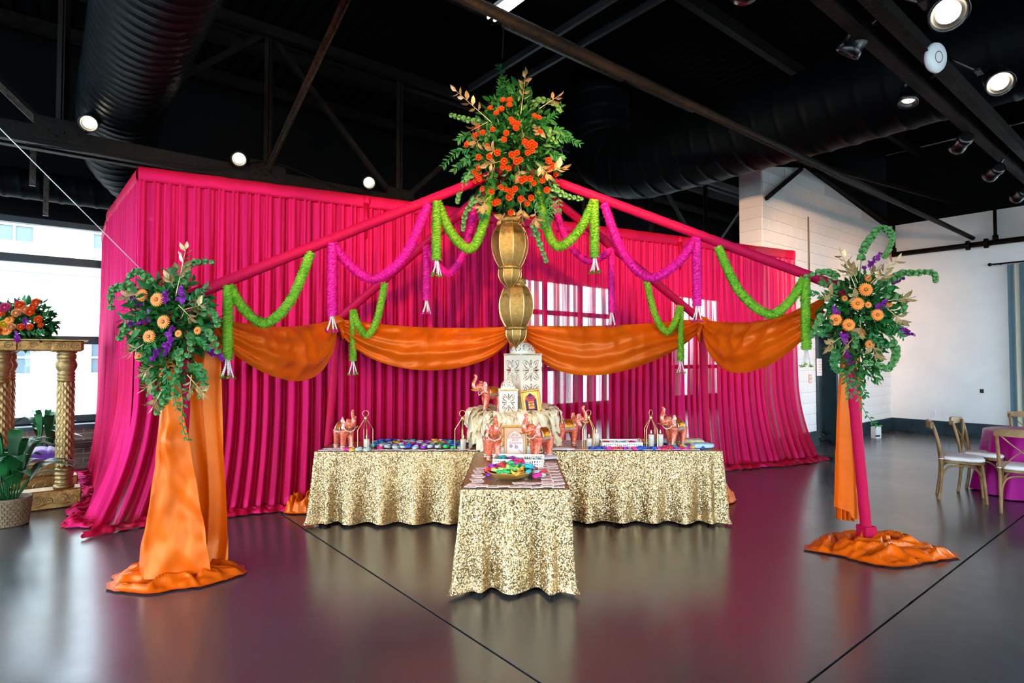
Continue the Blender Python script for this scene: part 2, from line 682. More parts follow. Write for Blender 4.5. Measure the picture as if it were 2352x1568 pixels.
window(1, -4.4, T1, 1.2, T1, WZ0, WZ1, 2, (1.90, 3.08))
window(2, 8.7, T1, 12.6, T1, 0.35, WZ1, 3, (1.35, 2.80))
window(3, 15.2, T1, 18.2, T1, 0.35, WZ1, 2, (1.35, 2.80))
for i, (a, b) in enumerate(left_holes):
    window(4 + i, S0, a, S0, b, 0.35, 5.0, 2 if b - a < 4 else 3, (2.6,))
for i, (a, b) in enumerate(back_holes):
    window(8 + i, a, T0, b, T0, 0.4, 4.2, 2, (2.7,))
for i, (a, b) in enumerate(right_holes):
    window(12 + i, SR + 0.15, a, SR + 0.15, b, 0.3, 3.3, 1, (2.3,))

# sill and brick course under the far window on the left
q = MB()
rbox(q, -4.4, 1.25, T1 - 0.42, T1 - 0.12, 0.60, 0.66)
tag(q.build('trim_sill', 'window_frame'), kind='structure')
bw = struct('wall_brick_apron')
q = MB()
rbox(q, -2.4, 1.25, T1 - 0.30, T1 - 0.16, 0.0, 0.60)
q.build('mortar', 'joint', bw)
bm_ = MB()
bm_.box((0, 0, 0), (0.20, 0.03, 0.062))
bme = bm_.mesh('brick', 'brick')
for j in range(8):
    for i in range(16):
        s = -2.3 + i * 0.215 + (0.107 if j % 2 else 0)
        place('brick', bme, bw, loc=R(s, T1 - 0.305 + rnd.uniform(-.003, .003), 0.035 + j * 0.074), rot=(0, 0, ROOM))
q = MB()
rbox(q, -2.4, 1.25, T1 - 0.62, T1 - 0.34, 0.36, 0.42)
tag(q.build('trim_bench_ledge', pbr('dark_stained_wood', '#2a1a14', 0.5)), kind='structure')

# ---- the block partition with the doorway (its gable end is in view)
S_END, TD, THK = 9.35, 4.86, 0.41
DS0, DS1, DZ = 11.25, 12.2, 2.12
wd = struct('wall_door_side')
q = MB()


def top_z(s):
    return 4.86 + 0.30 * min(1, (s - S_END) / 1.6) if s < S_END + 1.6 else 5.16 - 0.135 * (s - S_END - 1.6)


segs = [S_END, S_END + 0.8, S_END + 1.6, DS0, DS1, 13.4, 14.3, SR + 0.1]
for a, b in zip(segs[:-1], segs[1:]):
    z0 = DZ if (a >= DS0 - 1e-6 and b <= DS1 + 1e-6) else 0.0
    pts = []
    for t in (TD, TD + THK):
        pts += [R(a, t, z0), R(b, t, z0), R(b, t, top_z(b)), R(a, t, top_z(a))]
    q.add(pts, [(0, 1, 2, 3), (7, 6, 5, 4), (3, 2, 6, 7), (0, 4, 5, 1), (0, 3, 7, 4), (1, 5, 6, 2)])
q.build('wall_core', 'joint', wd)
bm_ = MB()
bm_.bevbox((0, 0, 0), (0.398, 0.016, 0.196), 0.004)
cmu = bm_.mesh('block', 'white_wall')
bm_ = MB()
bm_.bevbox((0, 0, 0), (0.40, 0.016, 0.196), 0.004)
for j in range(25):
    z = 0.1 + j * 0.2
    spans = [(S_END, DS0), (DS1, SR)] if z - 0.1 < DZ else [(S_END, SR)]
    for (a_, b_) in spans:
        e = S_END + (0.2 if j % 2 else 0.0) - 0.4
        while e < b_:
            lo, hi = max(e, a_), min(e + 0.4, b_)
            e += 0.4
            if hi - lo < 0.06 or z + .1 > min(top_z(lo), top_z(hi)):
                continue
            if hi < 10.3 and z < 3.0:      # hidden behind the drapes
                continue
            place('block', cmu, wd, loc=R((lo + hi) / 2, TD - 0.005, z), rot=(0, 0, ROOM), scale=((hi - lo) / 0.4, 1, 1))
    if j >= 12 and z < 4.8:
        place('block', cmu, wd, loc=R(S_END - 0.005, TD + 0.2, z), rot=(0, 0, ROOM + math.pi / 2))
# door in the opening
dr = struct('door_1')
q = MB()
for (a, b, z0, z1) in ((DS0, DS0 + 0.09, 0, DZ), (DS1 - 0.09, DS1, 0, DZ), (DS0, DS1, DZ - 0.09, DZ)):
    rbox(q, a, b, TD - 0.03, TD + THK + 0.02, z0, z1)
q.build('door_frame', 'base_teal', dr)
q = MB()
rbox(q, DS0 + 0.09, DS1 - 0.09, TD + 0.20, TD + 0.25, 0.01, DZ - 0.09)
q.build('door_leaf', 'door_teal', dr)
q = MB()
rbox(q, DS0 + 0.14, DS0 + 0.17, TD + 0.13, TD + 0.20, 0.98, 1.02)
rbox(q, DS0 + 0.14, DS0 + 0.28, TD + 0.12, TD + 0.14, 0.985, 1.015)
q.build('door_handle', 'gold_wire', dr)
# notice taped to the door jamb
q = MB()
q.grid(lambda a, b: R(lerp(DS0 - 0.02, DS0 + 0.20, a), TD - 0.04 - 0.01 * math.sin(a * 3.1), lerp(1.30, 1.62, b)), 4, 3)
nt = q.build('paper_notice', 'paper')
tag(nt, 'small white printed notice taped beside the dark door', 'notice')
q = MB()
for k in range(5):
    q.box(R(DS0 + 0.09, TD - 0.054, 1.36 + k * 0.05), (0.13, 0.002, 0.012), ROOM)
q.build('printed_lines', 'paper_print', nt)
# baseboards
BB = 0.25
for (nm, a, b, c, d) in (('baseboard_door_side', S_END, DS0, TD - 0.05, TD), ('baseboard_door_side_far', DS1, SR, TD - 0.05, TD),
                         ('baseboard_right', SR - 0.05, SR, T0, TD - 0.05)):
    q = MB()
    rbox(q, a, b, c, d, 0, BB)
    rbox(q, a, b, c + (0.012 if 'door' in nm else 0), d, BB, BB + 0.025)
    tag(q.build(nm, 'base_teal'), kind='structure')


# ---- outside: street, hedge, white building
gnd = struct('ground_outside')
q = MB()
q.box((0, 0, -0.45), (240, 240, 0.2))
q.build('pavement', pbr('pale_pavement', '#b9b6b0', 0.9, col2='#a3a29d', scale=0.6), gnd)
hd = MB()
for k in range(2600):
    s, t = rnd.uniform(-9, 6), rnd.uniform(12.4, 15.5)
    z = -0.35 + rnd.uniform(0, 0.85) * (0.6 + 0.4 * fbm(s, t))
    p = R(s, t, z)
    a = Vector((rnd.uniform(-1, 1), rnd.uniform(-1, 1), rnd.uniform(-.3, 1))) * 0.12
    b = Vector((rnd.uniform(-1, 1), rnd.uniform(-1, 1), rnd.uniform(-.3, 1))) * 0.09
    hd.add([p, p + a, p + a + b, p + b], [(0, 1, 2, 3)])
tag(hd.build('hedge', pbr('pale_green_hedge', '#3f5428', 0.8, col2='#566a36', scale=2, trans=0.3)),
    'low leafy green hedge outside the left window', 'hedge', kind='stuff')
bd = thing('street_building', 'pale building with small paned windows across the street', 'building', R(-2, 30, -0.35), ROOM)
q = MB()
q.box((0, 0, 4.5), (44, 6, 9))
q.build('facade', pbr('pale_facade', '#d8d6d0', 0.8, col2='#c9c7c1', scale=0.5), bd)
q = MB()
q.box((0, -3.1, 5.2), (44, 0.25, 0.3))
q.build('cornice', pbr('facade_trim', '#8a9094', 0.8), bd)
mwf = MB()
mwf.box((0, 0, 0), (2.2, 0.08, 1.2))
wfm = mwf.mesh('window', pbr('far_window_glass', '#4a5860', 0.3))
mgr = MB()
for i in range(5):
    mgr.box((-1.1 + i * 0.55, -0.06, 0), (0.07, 0.06, 1.2))
for i in range(3):
    mgr.box((0, -0.06, -0.6 + i * 0.6), (2.2, 0.06, 0.07))
grm = mgr.mesh('window_bars', pbr('far_window_bars', '#8f9698', 0.7))
for z in (2.0, 6.7):
    for i in range(9):
        wo = place('window', wfm, bd, loc=(-15 + i * 3.9, -3.02, z))
        place('window_bars', grm, wo)
car = thing('parked_car', 'red car parked outside beyond the left window', 'car', R(3.6, 17.5, -0.35), ROOM)
q = MB()
prof = [(-2.1, .25), (-2.15, .75), (-1.5, .95), (-.9, 1.4), (.6, 1.42), (1.2, .98), (2.05, .82), (2.15, .3)]
n_ = len(prof)
q.add([(x, -0.8, z) for x, z in prof] + [(x, 0.8, z) for x, z in prof],
      [tuple(range(n_)), tuple(reversed(range(n_, 2 * n_)))] + [(i, (i + 1) % n_, n_ + (i + 1) % n_, n_ + i) for i in range(n_)])
q.build('car_body', pbr('red_car_paint', '#b3202c', 0.25), car)
q = MB()
q.add([(-.95, -.82, 1.0), (.95, -.82, 1.0), (.55, -.82, 1.34), (-.75, -.82, 1.34)], [(0, 1, 2, 3)])
q.build('side_window', pbr('car_glass', '#223038', 0.1), car)
for x in (-1.35, 1.35):
    for y in (-0.8, 0.8):
        q = MB()
        q.lathe([(0.2, -.09), (.32, -.09), (.32, .09), (.2, .09)], 16, (x, y, 0.32), rot=Matrix.Rotation(math.pi / 2, 3, 'X'))
        q.build('wheel', pbr('tyre', '#151515', 0.8), car)
# ================================================================== BACKDROP DRAPES
def drape_panel(a, b, zt0, zt1, label, seed, puddle=0.16, flare=0.0, side=1.0, flare_l=0.0, flare_r=0.0, lam=0.105, outw=None, pud_lr=(1, 1)):
    """one gathered fabric panel hung between floor points a and b; folds deepen downwards, hem puddles on the floor"""
    a, b = Vector(a), Vector(b)
    d = (b - a)
    L = d.length
    d = d / L
    nrm = Vector((d.y, -d.x, 0)) * side
    root = thing('drape_panel', label, 'drape', (a.x, a.y, 0), group='drapes of the magenta backdrop')
    nx = int(L / 0.0125)
    vz = 30
    vp = 12
    ph = [0.0]
    for i in range(nx):
        x = L * i / nx
        ph.append(ph[-1] + 2 * math.pi * (L / nx) / (lam * (0.85 + 0.9 * (0.5 + 0.5 * fbm(x * 2.3, seed)) ** 1.5)))

    def pt(u, v):
        i = int(round(u * nx))
        x = u * L
        p = ph[i]
        zt = lerp(zt0, zt1, u) - 0.13
        vv = v * (vz + vp)
        if vv <= vz:
            k = vv / vz
            z = lerp(zt, 0.035, k)
            amp = 0.011 + 0.042 * smooth01(k * 1.3)
            f = math.sin(p + 0.5 * fbm(x * 1.5, k * 1.5, seed + 3)) + 0.4 * math.sin(2 * p + 1.3 + k)
            f += (1 - smooth01(k * 2.5)) * 0.8 * math.sin(2.7 * p)
            off = amp * f + 0.05 * fbm(x * 0.8, z * 0.5, seed) * k
            low = max(0.0, 1 - z / 1.3) ** 2
            off += flare * low * (0.6 + 0.8 * fbm(x * 1.1, seed + 9))
            al = x + (-flare_l * low * (1 - u) ** 2 + flare_r * low * u ** 2)
            if outw:
                off += outw(u) * low
            q_ = a + d * al + nrm * off
            return (q_.x, q_.y, z)
        k = (vv - vz) / vp
        low = 1.0
        f = math.sin(p + 0.5 * fbm(x * 1.5, 1.5, seed + 3)) + 0.4 * math.sin(2 * p + 2.3)
        base = 0.053 * f * (1 - .75 * k) + 0.05 * fbm(x * 0.8, 0.02, seed) + flare * (0.6 + 0.8 * fbm(x * 1.1, seed + 9))
        if outw:
            base += outw(u)
        ext = (0.06 + puddle * (0.45 + 1.1 * abs(fbm(x * 1.7, seed + 5)))) * (1 + .15 * fbm(x * 9, seed)) * lerp(pud_lr[0], pud_lr[1], u)
        crump = 0.5 + 0.5 * fbm(x * 11, k * 4, seed + 2)
        z = 0.012 + 0.105 * crump * abs(math.sin(math.pi * min(1, k * 1.0))) ** 0.7 * (0.35 + 0.65 * abs(math.sin(x * 13 + 5 * fbm(x * 2, k * 2, seed))))
        al = x + (-flare_l * (1 - u) ** 2 + flare_r * u ** 2) + 0.03 * fbm(x * 8, k * 5)
        q_ = a + d * al + nrm * (base + ext * k)
        return (q_.x, q_.y, z)
    m = MB()
    m.grid(pt, nx, vz + vp, uv=True)
    m.uv = [(x * L / 2.2, y) for x, y in m.uv]
    m.build('gathered_cloth', 'drape', root, smooth=True, world=True)
    # header: the rod pocket drawn over the crossbar
    hx = max(20, int(L / 0.05))

    def hp(u, v):
        x = u * L
        zt = lerp(zt0, zt1, u)
        an = 2 * math.pi * v
        r = 0.022 + 0.004 * math.sin(x * 23 + seed) * math.sin(an)
        z = zt - 0.075 + 0.075 * math.cos(an)
        off = r * math.sin(an) * 1.0 + 0.006 * fbm(x * 9, v * 3, seed)
        q_ = a + d * x + nrm * off
        return (q_.x, q_.y, z + 0.006 * fbm(x * 5, seed))
    m = MB()
    m.grid(hp, hx, 14, uv=True)
    m.uv = [(x * L * 0.03, y * 0.1) for x, y in m.uv]
    m.build('header', 'drape', root, smooth=True, world=True)
    return root


DA, DB = Vector((-3.76, 5.78, 0)), Vector((4.56, 9.3, 0))


def DL(f):
    return DA.lerp(DB, f)


def DZt(f):
    return lerp(3.56, 3.36, f)


drape_panel(DL(0), DL(0.25), DZt(0), DZt(.25), 'wide magenta drape panel behind the left flower-topped post', 11, 0.20, outw=lambda u: 0.30 * max(0, 1 - u * 4) ** 2, flare_l=0.30)
drape_panel(DL(.25), DL(0.5), DZt(.25), DZt(.5), 'magenta drape panel behind the left gold sequin table', 23, 0.12)
drape_panel(DL(.5), DL(0.745), DZt(.5), DZt(.745), 'magenta drape panel behind the right gold table, bright windows showing through', 37, 0.12)
drape_panel(DL(.745), DL(1), DZt(.745), DZt(1), 'rightmost magenta drape panel beside the white block wall, spreading on floor', 41, 0.30, flare=0.12, flare_r=0.42)
SA, SB, SC = DA + Vector((-0.02, 0.03, 0)), Vector((-5.27, 7.5, 0)), Vector((-5.98, 8.42, 0))
drape_panel(SA, SB, 3.56, 3.54, 'magenta side drape at the backdrop corner with flared hem on the floor', 53, 0.22, flare=0.14, side=-1.0,
            outw=lambda u: 0.30 * (1 - u) ** 1.5 * smooth01(u * 6 + .3), pud_lr=(1.3, 0.6))
drape_panel(SB, SC, 3.48, 3.44, 'narrow magenta side drape nearest the left window', 61, 0.45, flare=0.10, side=-1.0)
# knots of fabric where panels meet on the crossbar
for f in (0.25, 0.745):
    p = DL(f)
    m = MB()
    m.sphere((p.x + .01, p.y - .03, DZt(f) - 0.07), 0.035, 10, 8, (1.2, 0.9, 1.9))
    m.tube([(p.x, p.y - .035, DZt(f) - 0.1), (p.x + .01, p.y - .05, DZt(f) - 0.3), (p.x, p.y - .03, DZt(f) - 0.5)], [0.03, 0.024, 0.012], 8)
    o = m.build('fabric_knot', 'drape', smooth=True)
    tag(o, 'knotted magenta fabric on the backdrop crossbar ' + ('left of the flower ball' if f < .5 else 'right of the hanging lanterns'), 'fabric knot')

# ================================================================== GOLD SEQUIN TABLES
TZ = 0.715


def cloth_table(name, label, x0, x1, y0, y1, seed, hem=0.012, amp=0.035):
    root = thing(name, label, 'table', ((x0 + x1) / 2, (y0 + y1) / 2, 0), group='gold sequin tables')
    lx, ly = x1 - x0, y1 - y0
    per = 2 * (lx + ly)
    n = int(per / 0.02)
    cr = 0.03

    def peri(p):
        """point and outward normal on the rounded table edge, and nearness to a corner"""
        p = p % per
        cors = [0, lx, lx + ly, 2 * lx + ly, per]
        near = min(abs(p - c_) for c_ in cors)
        if p < lx:
            q_, nn = Vector((x0 + p, y0, 0)), Vector((0, -1, 0))
        elif p < lx + ly:
            q_, nn = Vector((x1, y0 + p - lx, 0)), Vector((1, 0, 0))
        elif p < 2 * lx + ly:
            q_, nn = Vector((x1 - (p - lx - ly), y1, 0)), Vector((0, 1, 0))
        else:
            q_, nn = Vector((x0, y1 - (p - 2 * lx - ly), 0)), Vector((-1, 0, 0))
        cx, cy = (x0 + x1) / 2, (y0 + y1) / 2
        if near < 0.12:
            dg = Vector((1 if q_.x > cx else -1, 1 if q_.y > cy else -1, 0)).normalized()
            w_ = 1 - near / 0.12
            nn = (nn * (1 - w_) + dg * w_).normalized()
        return q_, nn, near

    def pt(u, v):
        p = u * per
        q_, nn, near = peri(p)
        z = lerp(TZ, hem, v) if v > 0 else TZ
        corner = math.exp(-(near / 0.21) ** 2)
        wave = math.sin(p * 2 * math.pi / 0.31 + 2.2 * fbm(p * 1.1, seed) + v * 0.5) + 0.4 * math.sin(p * 21 + 3 * fbm(p * .7, seed + 4))
        cw = math.cos((near) * 2 * math.pi / 0.15)
        off = 0.004 + v ** 0.8 * (0.016 + amp * 0.80 * wave * (0.35 + 0.65 * v)) + corner * v * (-0.02 + 0.075 * cw)
        off += 0.02 * fbm(p * 1.3, v * 2.2, seed) * v
        off += 0.06 * max(0, v - 0.9) * 10 * corner * (0.5 + fbm(p * 9, seed))
        hz = z
        if v > 0.97:
            hz = hem + 0.012 * (1 + fbm(p * 6, seed + 8))
        r_ = q_ + nn * off
        return (r_.x, r_.y, hz)
    m = MB()
    m.grid(pt, n, 26, close_u=True)
    # top sheet
    nx, ny = int(lx / 0.04), int(ly / 0.04)
    m.grid(lambda u, v: (lerp(x0, x1, u), lerp(y0, y1, v), TZ + 0.0015 * fbm(u * 9, v * 9, seed)), nx, ny)
    m.build('sequin_tablecloth', 'sequin', root, smooth=True, world=True)
    m = MB()
    m.box(((x0 + x1) / 2, (y0 + y1) / 2, TZ - 0.025), (lx - 0.02, ly - 0.02, 0.035))
    m.build('tabletop', 'wood', root, world=True)
    for sx in (x0 + .12, x1 - .12):
        for sy in (y0 + .1, y1 - .1):
            m = MB()
            m.tube([(sx, sy, 0), (sx, sy, TZ - .04)], 0.015, 8)
            m.build('leg', 'steel_black', root, world=True)
    return root


TL = (-1.93, -0.03, 5.70, 6.36)
TR = (0.09, 2.07, 5.73, 6.49)
TCN = (-0.355, 0.40, 4.06, 5.62)
cloth_table('cloth_table', 'long gold sequin table at left, heaped with bangles', *TL, 3, amp=0.05)
cloth_table('cloth_table', 'long gold sequin table at right with tray and candles', *TR, 8, amp=0.05)
cloth_table('cloth_table', 'narrow gold sequin table end-on in front, with bowl of bangles', *TCN, 15, amp=0.055)

# ================================================================== CANOPY FRAME
APEX = Vector((0.02, 5.60, 3.50))
FL_B, FL_T = Vector((-2.53, 4.40, 0)), Vector((-2.46, 4.40, 2.10))
FR_B, FR_T = Vector((3.08, 5.06, 0)), Vector((2.90, 5.06, 2.24))
BL_B, BL_T = Vector((-2.04, 6.30, 0)), Vector((-1.89, 6.30, 2.05))
BR_B, BR_T = Vector((2.30, 6.80, 0)), Vector((2.23, 6.80, 2.07))
cf = thing('canopy_frame', 'pink fabric-wrapped pole canopy rising to a central peak over the tables', 'canopy', (0, 5.6, 0))


def wrapped_pole(a, b, r, name, turns=26, mat='pole_pink'):
    m = MB()
    n = 140
    pts = [a.lerp(b, i / n) for i in range(n + 1)]
    rs = [r * (1 + 0.05 * abs(math.sin(i * turns * math.pi / n + 1.5 * fbm(i * .13, r * 70)))) for i in range(n + 1)]
    m.tube(pts, rs, 12)
    return m.build(name, mat, cf, smooth=True, world=True)


for (bb, tt) in ((FL_B, FL_T), (FR_B, FR_T), (BL_B, BL_T), (BR_B, BR_T)):
    wrapped_pole(bb, tt + Vector((0, 0, 0.04)), 0.042, 'post', 10)
    wrapped_pole(tt, APEX, 0.043, 'rafter')
wrapped_pole(BL_T + Vector((0, 0.03, -.20)), BR_T + Vector((0, 0.03, -.15)), 0.02, 'crossbar', 10, 'steel_black')
wrapped_pole(BL_T + Vector((0, 0, -.16)), FL_T + Vector((0.03, 0, -.36)), 0.02, 'crossbar', 10, 'steel_black')
wrapped_pole(BR_T + Vector((0, 0, -.16)), FR_T + Vector((-.03, 0, -.34)), 0.02, 'crossbar', 10, 'steel_black')
m = MB()
m.box(FR_B + Vector((-0.01, 0, 0.09)), (0.11, 0.11, 0.18), 0.2)
m.box(FR_B + Vector((-0.02, 0, 0.015)), (0.5, 0.5, 0.012), 0.2)
m.build('post_foot', 'pole_pink', cf, world=True)


# ================================================================== ORANGE SATIN SWAGS
def swag(a, b, top_sag, bot, label, seed, fwd=(0, -1, 0), skew=0.0, tie=0.07):
    a, b, fwd = Vector(a), Vector(b), Vector(fwd)
    nu, nv = 90, 40

    def pt(u, v):
        c = a.lerp(b, u)
        bell = 4 * u * (1 - u)
        bl2 = (bell ** 0.62) * (1 + skew * (u - .5))
        s = lerp(top_sag * bell, bot * bl2, v ** 1.15)
        s += (v - .3) * tie * (1 - bell)
        out = 0.17 * math.sin(math.pi * v * 0.8) * bell ** 0.7 + 0.02 * (1 - bell)
        fold = 0.016 * math.sin(v * 21 + 3.5 * fbm(u * 2.2, seed) + 6 * (u - .5) ** 2) * (0.35 + 0.65 * (1 - bell) + 0.4 * v)
        pleat = 0.075 * (0.5 - abs(fbm(u * 6 + 0.9 * v * (u - .5), v * .8, seed + 2)) * 2) * (1 - v) ** 0.7 * bell
        cr = 0.014 * fbm(u * 13 + 5 * v, v * 3 - 4 * u, seed + 7) * bell
        p = c + fwd * (out + fold + pleat + cr) + Vector((0, 0, -s))
        return tuple(p)
    m = MB()
    m.grid(pt, nu, nv)
    # the cloth is doubled under: hem returns behind the front face

    def back(u, v):
        q_ = Vector(pt(u, 1.0))
        bell = 4 * u * (1 - u)
        return tuple(q_ + fwd * (-0.10 * v * bell) + Vector((0, 0, 0.22 * v * bell - 0.012 * math.sin(math.pi * v) * bell)))
    m.grid(back, nu, 6)
    o = m.build('satin_swag', 'orange', smooth=True)
    tag(o, label, 'swag', 'orange satin swags of the canopy')
    return o


CT = Vector((0.04, 6.46, 1.925))
swag(FL_T + Vector((.12, .1, -.17)), BL_T + Vector((-.03, -.06, -.02)), 0.06, 0.56, 'orange satin swag between the left flower post and left rear post', 3, (.93, -.37, 0), 0.5)
swag(BL_T + Vector((0.02, -.05, -.02)), CT + Vector((-.03, 0, .04)), 0.03, 0.50, 'orange satin swag left of the hanging lanterns, behind left table', 9)
swag(CT + Vector((.06, 0, .05)), BR_T + Vector((-.03, -.05, .0)), 0.02, 0.56, 'bright orange satin swag right of the hanging lanterns', 14, (0, -1, 0), -0.5)
swag(BR_T + Vector((.02, -.04, .0)), FR_T + Vector((-.10, .1, -.09)), 0.10, 0.62, 'orange satin swag between the right rear post and right flower post', 20, (-.88, -.47, 0), -0.4)
# tie knots
for p, nm in ((BL_T, 'at the left rear post'), (CT + Vector((.02, -.02, .04)), 'behind the hanging lanterns'), (BR_T, 'at the right rear post')):
    m = MB()
    m.sphere(p + Vector((0, -.06, -.03)), 0.06, 12, 9, (1.3, .8, 1.2))
    m.tube([p + Vector((-.03, -.07, -.05)), p + Vector((-.07, -.09, -.16)), p + Vector((-.05, -.08, -.27))], [.045, .03, .01], 8)
    m.tube([p + Vector((.03, -.07, -.05)), p + Vector((.08, -.09, -.14)), p + Vector((.07, -.08, -.22))], [.04, .03, .01], 8)
    tag(m.build('swag_knot', 'orange', smooth=True), 'gathered orange satin knot ' + nm, 'fabric knot')


# ---- post drapes and their puddles
def puddle(c, rx, ry, seed, hmax=0.16, hole=0.06):
    def pt(u, v):
        an = 2 * math.pi * u
        rr = 1 + 0.26 * fbm(math.cos(an) * 1.7, math.sin(an) * 1.7, seed) + 0.04 * math.sin(an * 5 + seed) + 0.05 * fbm(math.cos(an) * 7, math.sin(an) * 7, seed)
        k = hole + (1 - hole) * v
        X, Y = math.cos(an) * k, math.sin(an) * k
        ph_ = 6.5 * k + 4.5 * fbm(X * 1.4 + seed, Y * 1.4, 2.0) + 1.4 * fbm(X * 4 + seed, Y * 4, 5.0) + 0.6 * math.sin(an * 2 + seed)
        fold_ = (1 - abs(math.sin(ph_))) ** 0.75
        f2 = (1 - abs(math.sin(ph_ * 2.3 + 3 * fbm(X * 2.5, Y * 2.5, seed)))) ** 0.8
        h = 0.012 + hmax * (1 - k ** 4) * (0.12 + 0.55 * fold_ + 0.22 * f2 + 0.25 * fbm(X * 2 + seed, Y * 2, 8.0))
        if k > .86:
            h = max(0.012, h * (1 - (k - .86) / .16))
        return (c[0] + rx * rr * k * math.cos(an), c[1] + ry * rr * k * math.sin(an), h)
    m = MB()
    m.grid(pt, 160, 44, close_u=True)
    return m


pd = thing('post_drape', 'orange satin drape flowing down the left flower post to the floor', 'drape', (FL_B.x, FL_B.y, 0))


def pl(u, v):
    """front sheet, narrow at the flowers, wide at the hem"""
    z = lerp(1.72, 0.06, v)
    k = v ** 1.35
    xl = lerp(-0.10, -0.26, k)
    xr = lerp(0.02, 0.33, k)
    x = lerp(xl, xr, u)
    y = -0.06 - 0.13 * k * math.sin(math.pi * u) - 0.03 * k
    sw = abs(math.sin(u * 5.2 + 0.7 * v + 0.5 + 1.3 * fbm(u * 1.5, v * 1.6)))
    y += (0.025 + 0.085 * k) * (sw ** 0.7 - 0.6) + 0.012 * math.sin(u * 17 + 3 * v) * k
    y += 0.018 * fbm(u * 6 + 4 * v, v * 9 - 3 * u, 6.0) * (0.4 + k)
    y += 0.03 * fbm(u * 3, v * 5, 2.0)
    if u < .12:
        y += (0.12 - u) * 1.6 * k
    # sideways tuck where the cloth catches half-way
    tk = math.exp(-((v - .42) / .06) ** 2) * math.exp(-((u - .6) / .25) ** 2)
    y -= 0.06 * tk
    return (FL_B.x + x, FL_B.y + y, z)


m = MB()
m.grid(pl, 46, 70)
m.build('front_sheet', 'orange', pd, smooth=True, world=True)


def pl2(u, v):
    z = lerp(1.78, 0.04, v)
    xl = lerp(0.0, 0.06, v)
    xr = lerp(0.24, 0.34, v ** 1.5)
    x = lerp(xl, xr, u)
    y = 0.10 + 0.06 * u + 0.03 * (abs(math.sin(u * 6 + .6 * v + fbm(v * 2, u))) - .5) * (0.5 + v) + (-0.10 * max(0, v - .9) * 10 * .4)
    return (FL_B.x + x, FL_B.y + y, z)


m = MB()
m.grid(pl2, 26, 40)
m.build('rear_sheet', 'orange', pd, smooth=True, world=True)
puddle((FL_B.x + 0.02, FL_B.y - 0.02), 0.48, 0.33, 5.2, 0.13, 0.02).build('floor_puddle', 'orange', pd, smooth=True, world=True)

pd = thing('post_drape', 'orange satin drape hanging behind the right pink post, ending above the floor', 'drape', (FR_B.x, FR_B.y, 0))


def prf(u, v):
    z = lerp(1.75, 0.30 - 0.10 * u + (0.02 if u < .5 else -0.02), v)
    xl = lerp(-0.14, -0.235, v)
    xr = lerp(0.03, 0.045, v)
    x = lerp(xl, xr, u)
    y = 0.10 + 0.035 * math.sin(u * 8 + 0.5 + fbm(v * 1.5, u)) * (0.6 + .5 * v)
    return (FR_B.x + x, FR_B.y + y, z)


m = MB()
m.grid(prf, 30, 40)
m.grid(lambda u, v: (FR_B.x + lerp(-.17, -.01, u), FR_B.y + 0.17 + 0.03 * math.sin(u * 26), lerp(.8, .19 - .02 * u, v)), 40, 8)
m.build('hanging_sheet', 'orange', pd, smooth=True, world=True)
pd2 = puddle((FR_B.x + 0.03, FR_B.y - 0.10), 0.57, 0.36, 9.7, 0.15, 0.10).build('satin_puddle', 'orange', smooth=True)
tag(pd2, 'crumpled ring of orange satin on the floor around right pink post', 'fabric')
for (p, nm, sc) in ((BL_B + Vector((-.12, -.02, 0)), 'beside left sequin table, under drape', .28), (BR_B + Vector((.0, -.15, 0)), 'at the right end of the right sequin table', .26)):
    tag(puddle((p.x, p.y), sc, sc * .8, p.x + 3, 0.26, 0.02).build('satin_puddle', 'orange', smooth=True),
        'small heap of orange satin on floor ' + nm, 'fabric')


# ================================================================== MARIGOLD GARLANDS
M['petal_green'] = pbr('lime_green_petals', '#a6d63a', 0.7, col2='#86cc34', scale=9, trans=0.35)
M['petal_pink'] = pbr('hot_magenta_petals', (0.90,0.012,0.42), 0.6, col2=(0.98,0.014,0.46), scale=9, trans=0.35)
M['tassel_white'] = pbr('white_tassel_thread', '#e6e2e0', 0.7)


def petals_along(m, pts, r, count, seed):
    rr = random.Random(seed)
    L = [0.0]
    for a, b in zip(pts[:-1], pts[1:]):
        L.append(L[-1] + (b - a).length)
    tot = L[-1]
    i = 0
    for k in range(count):
        x = tot * k / count
        while i < len(L) - 2 and L[i + 1] < x:
            i += 1
        a, b = pts[i], pts[i + 1]
        f = (x - L[i]) / max(1e-6, L[i + 1] - L[i])
        p = a.lerp(b, f)
        d = (b - a).normalized()
        e = d.cross(Vector((0.3, 1, 0.2))).normalized()
        g = d.cross(e)
        an = k * 2.399963 + rr.uniform(-.3, .3)
        rad = (e * math.cos(an) + g * math.sin(an))
        tan = (g * math.cos(an) - e * math.sin(an))
        q0 = p + rad * r * 0.70
        tip = p + rad * r * rr.uniform(.9, 1.15) + d * rr.uniform(-.012, .012)
        w_ = 0.30 * r
        mid = q0.lerp(tip, .6)
        m.add([q0, mid + tan * w_ + d * .004, tip, mid - tan * w_ - d * .004], [(0, 1, 2, 3)])


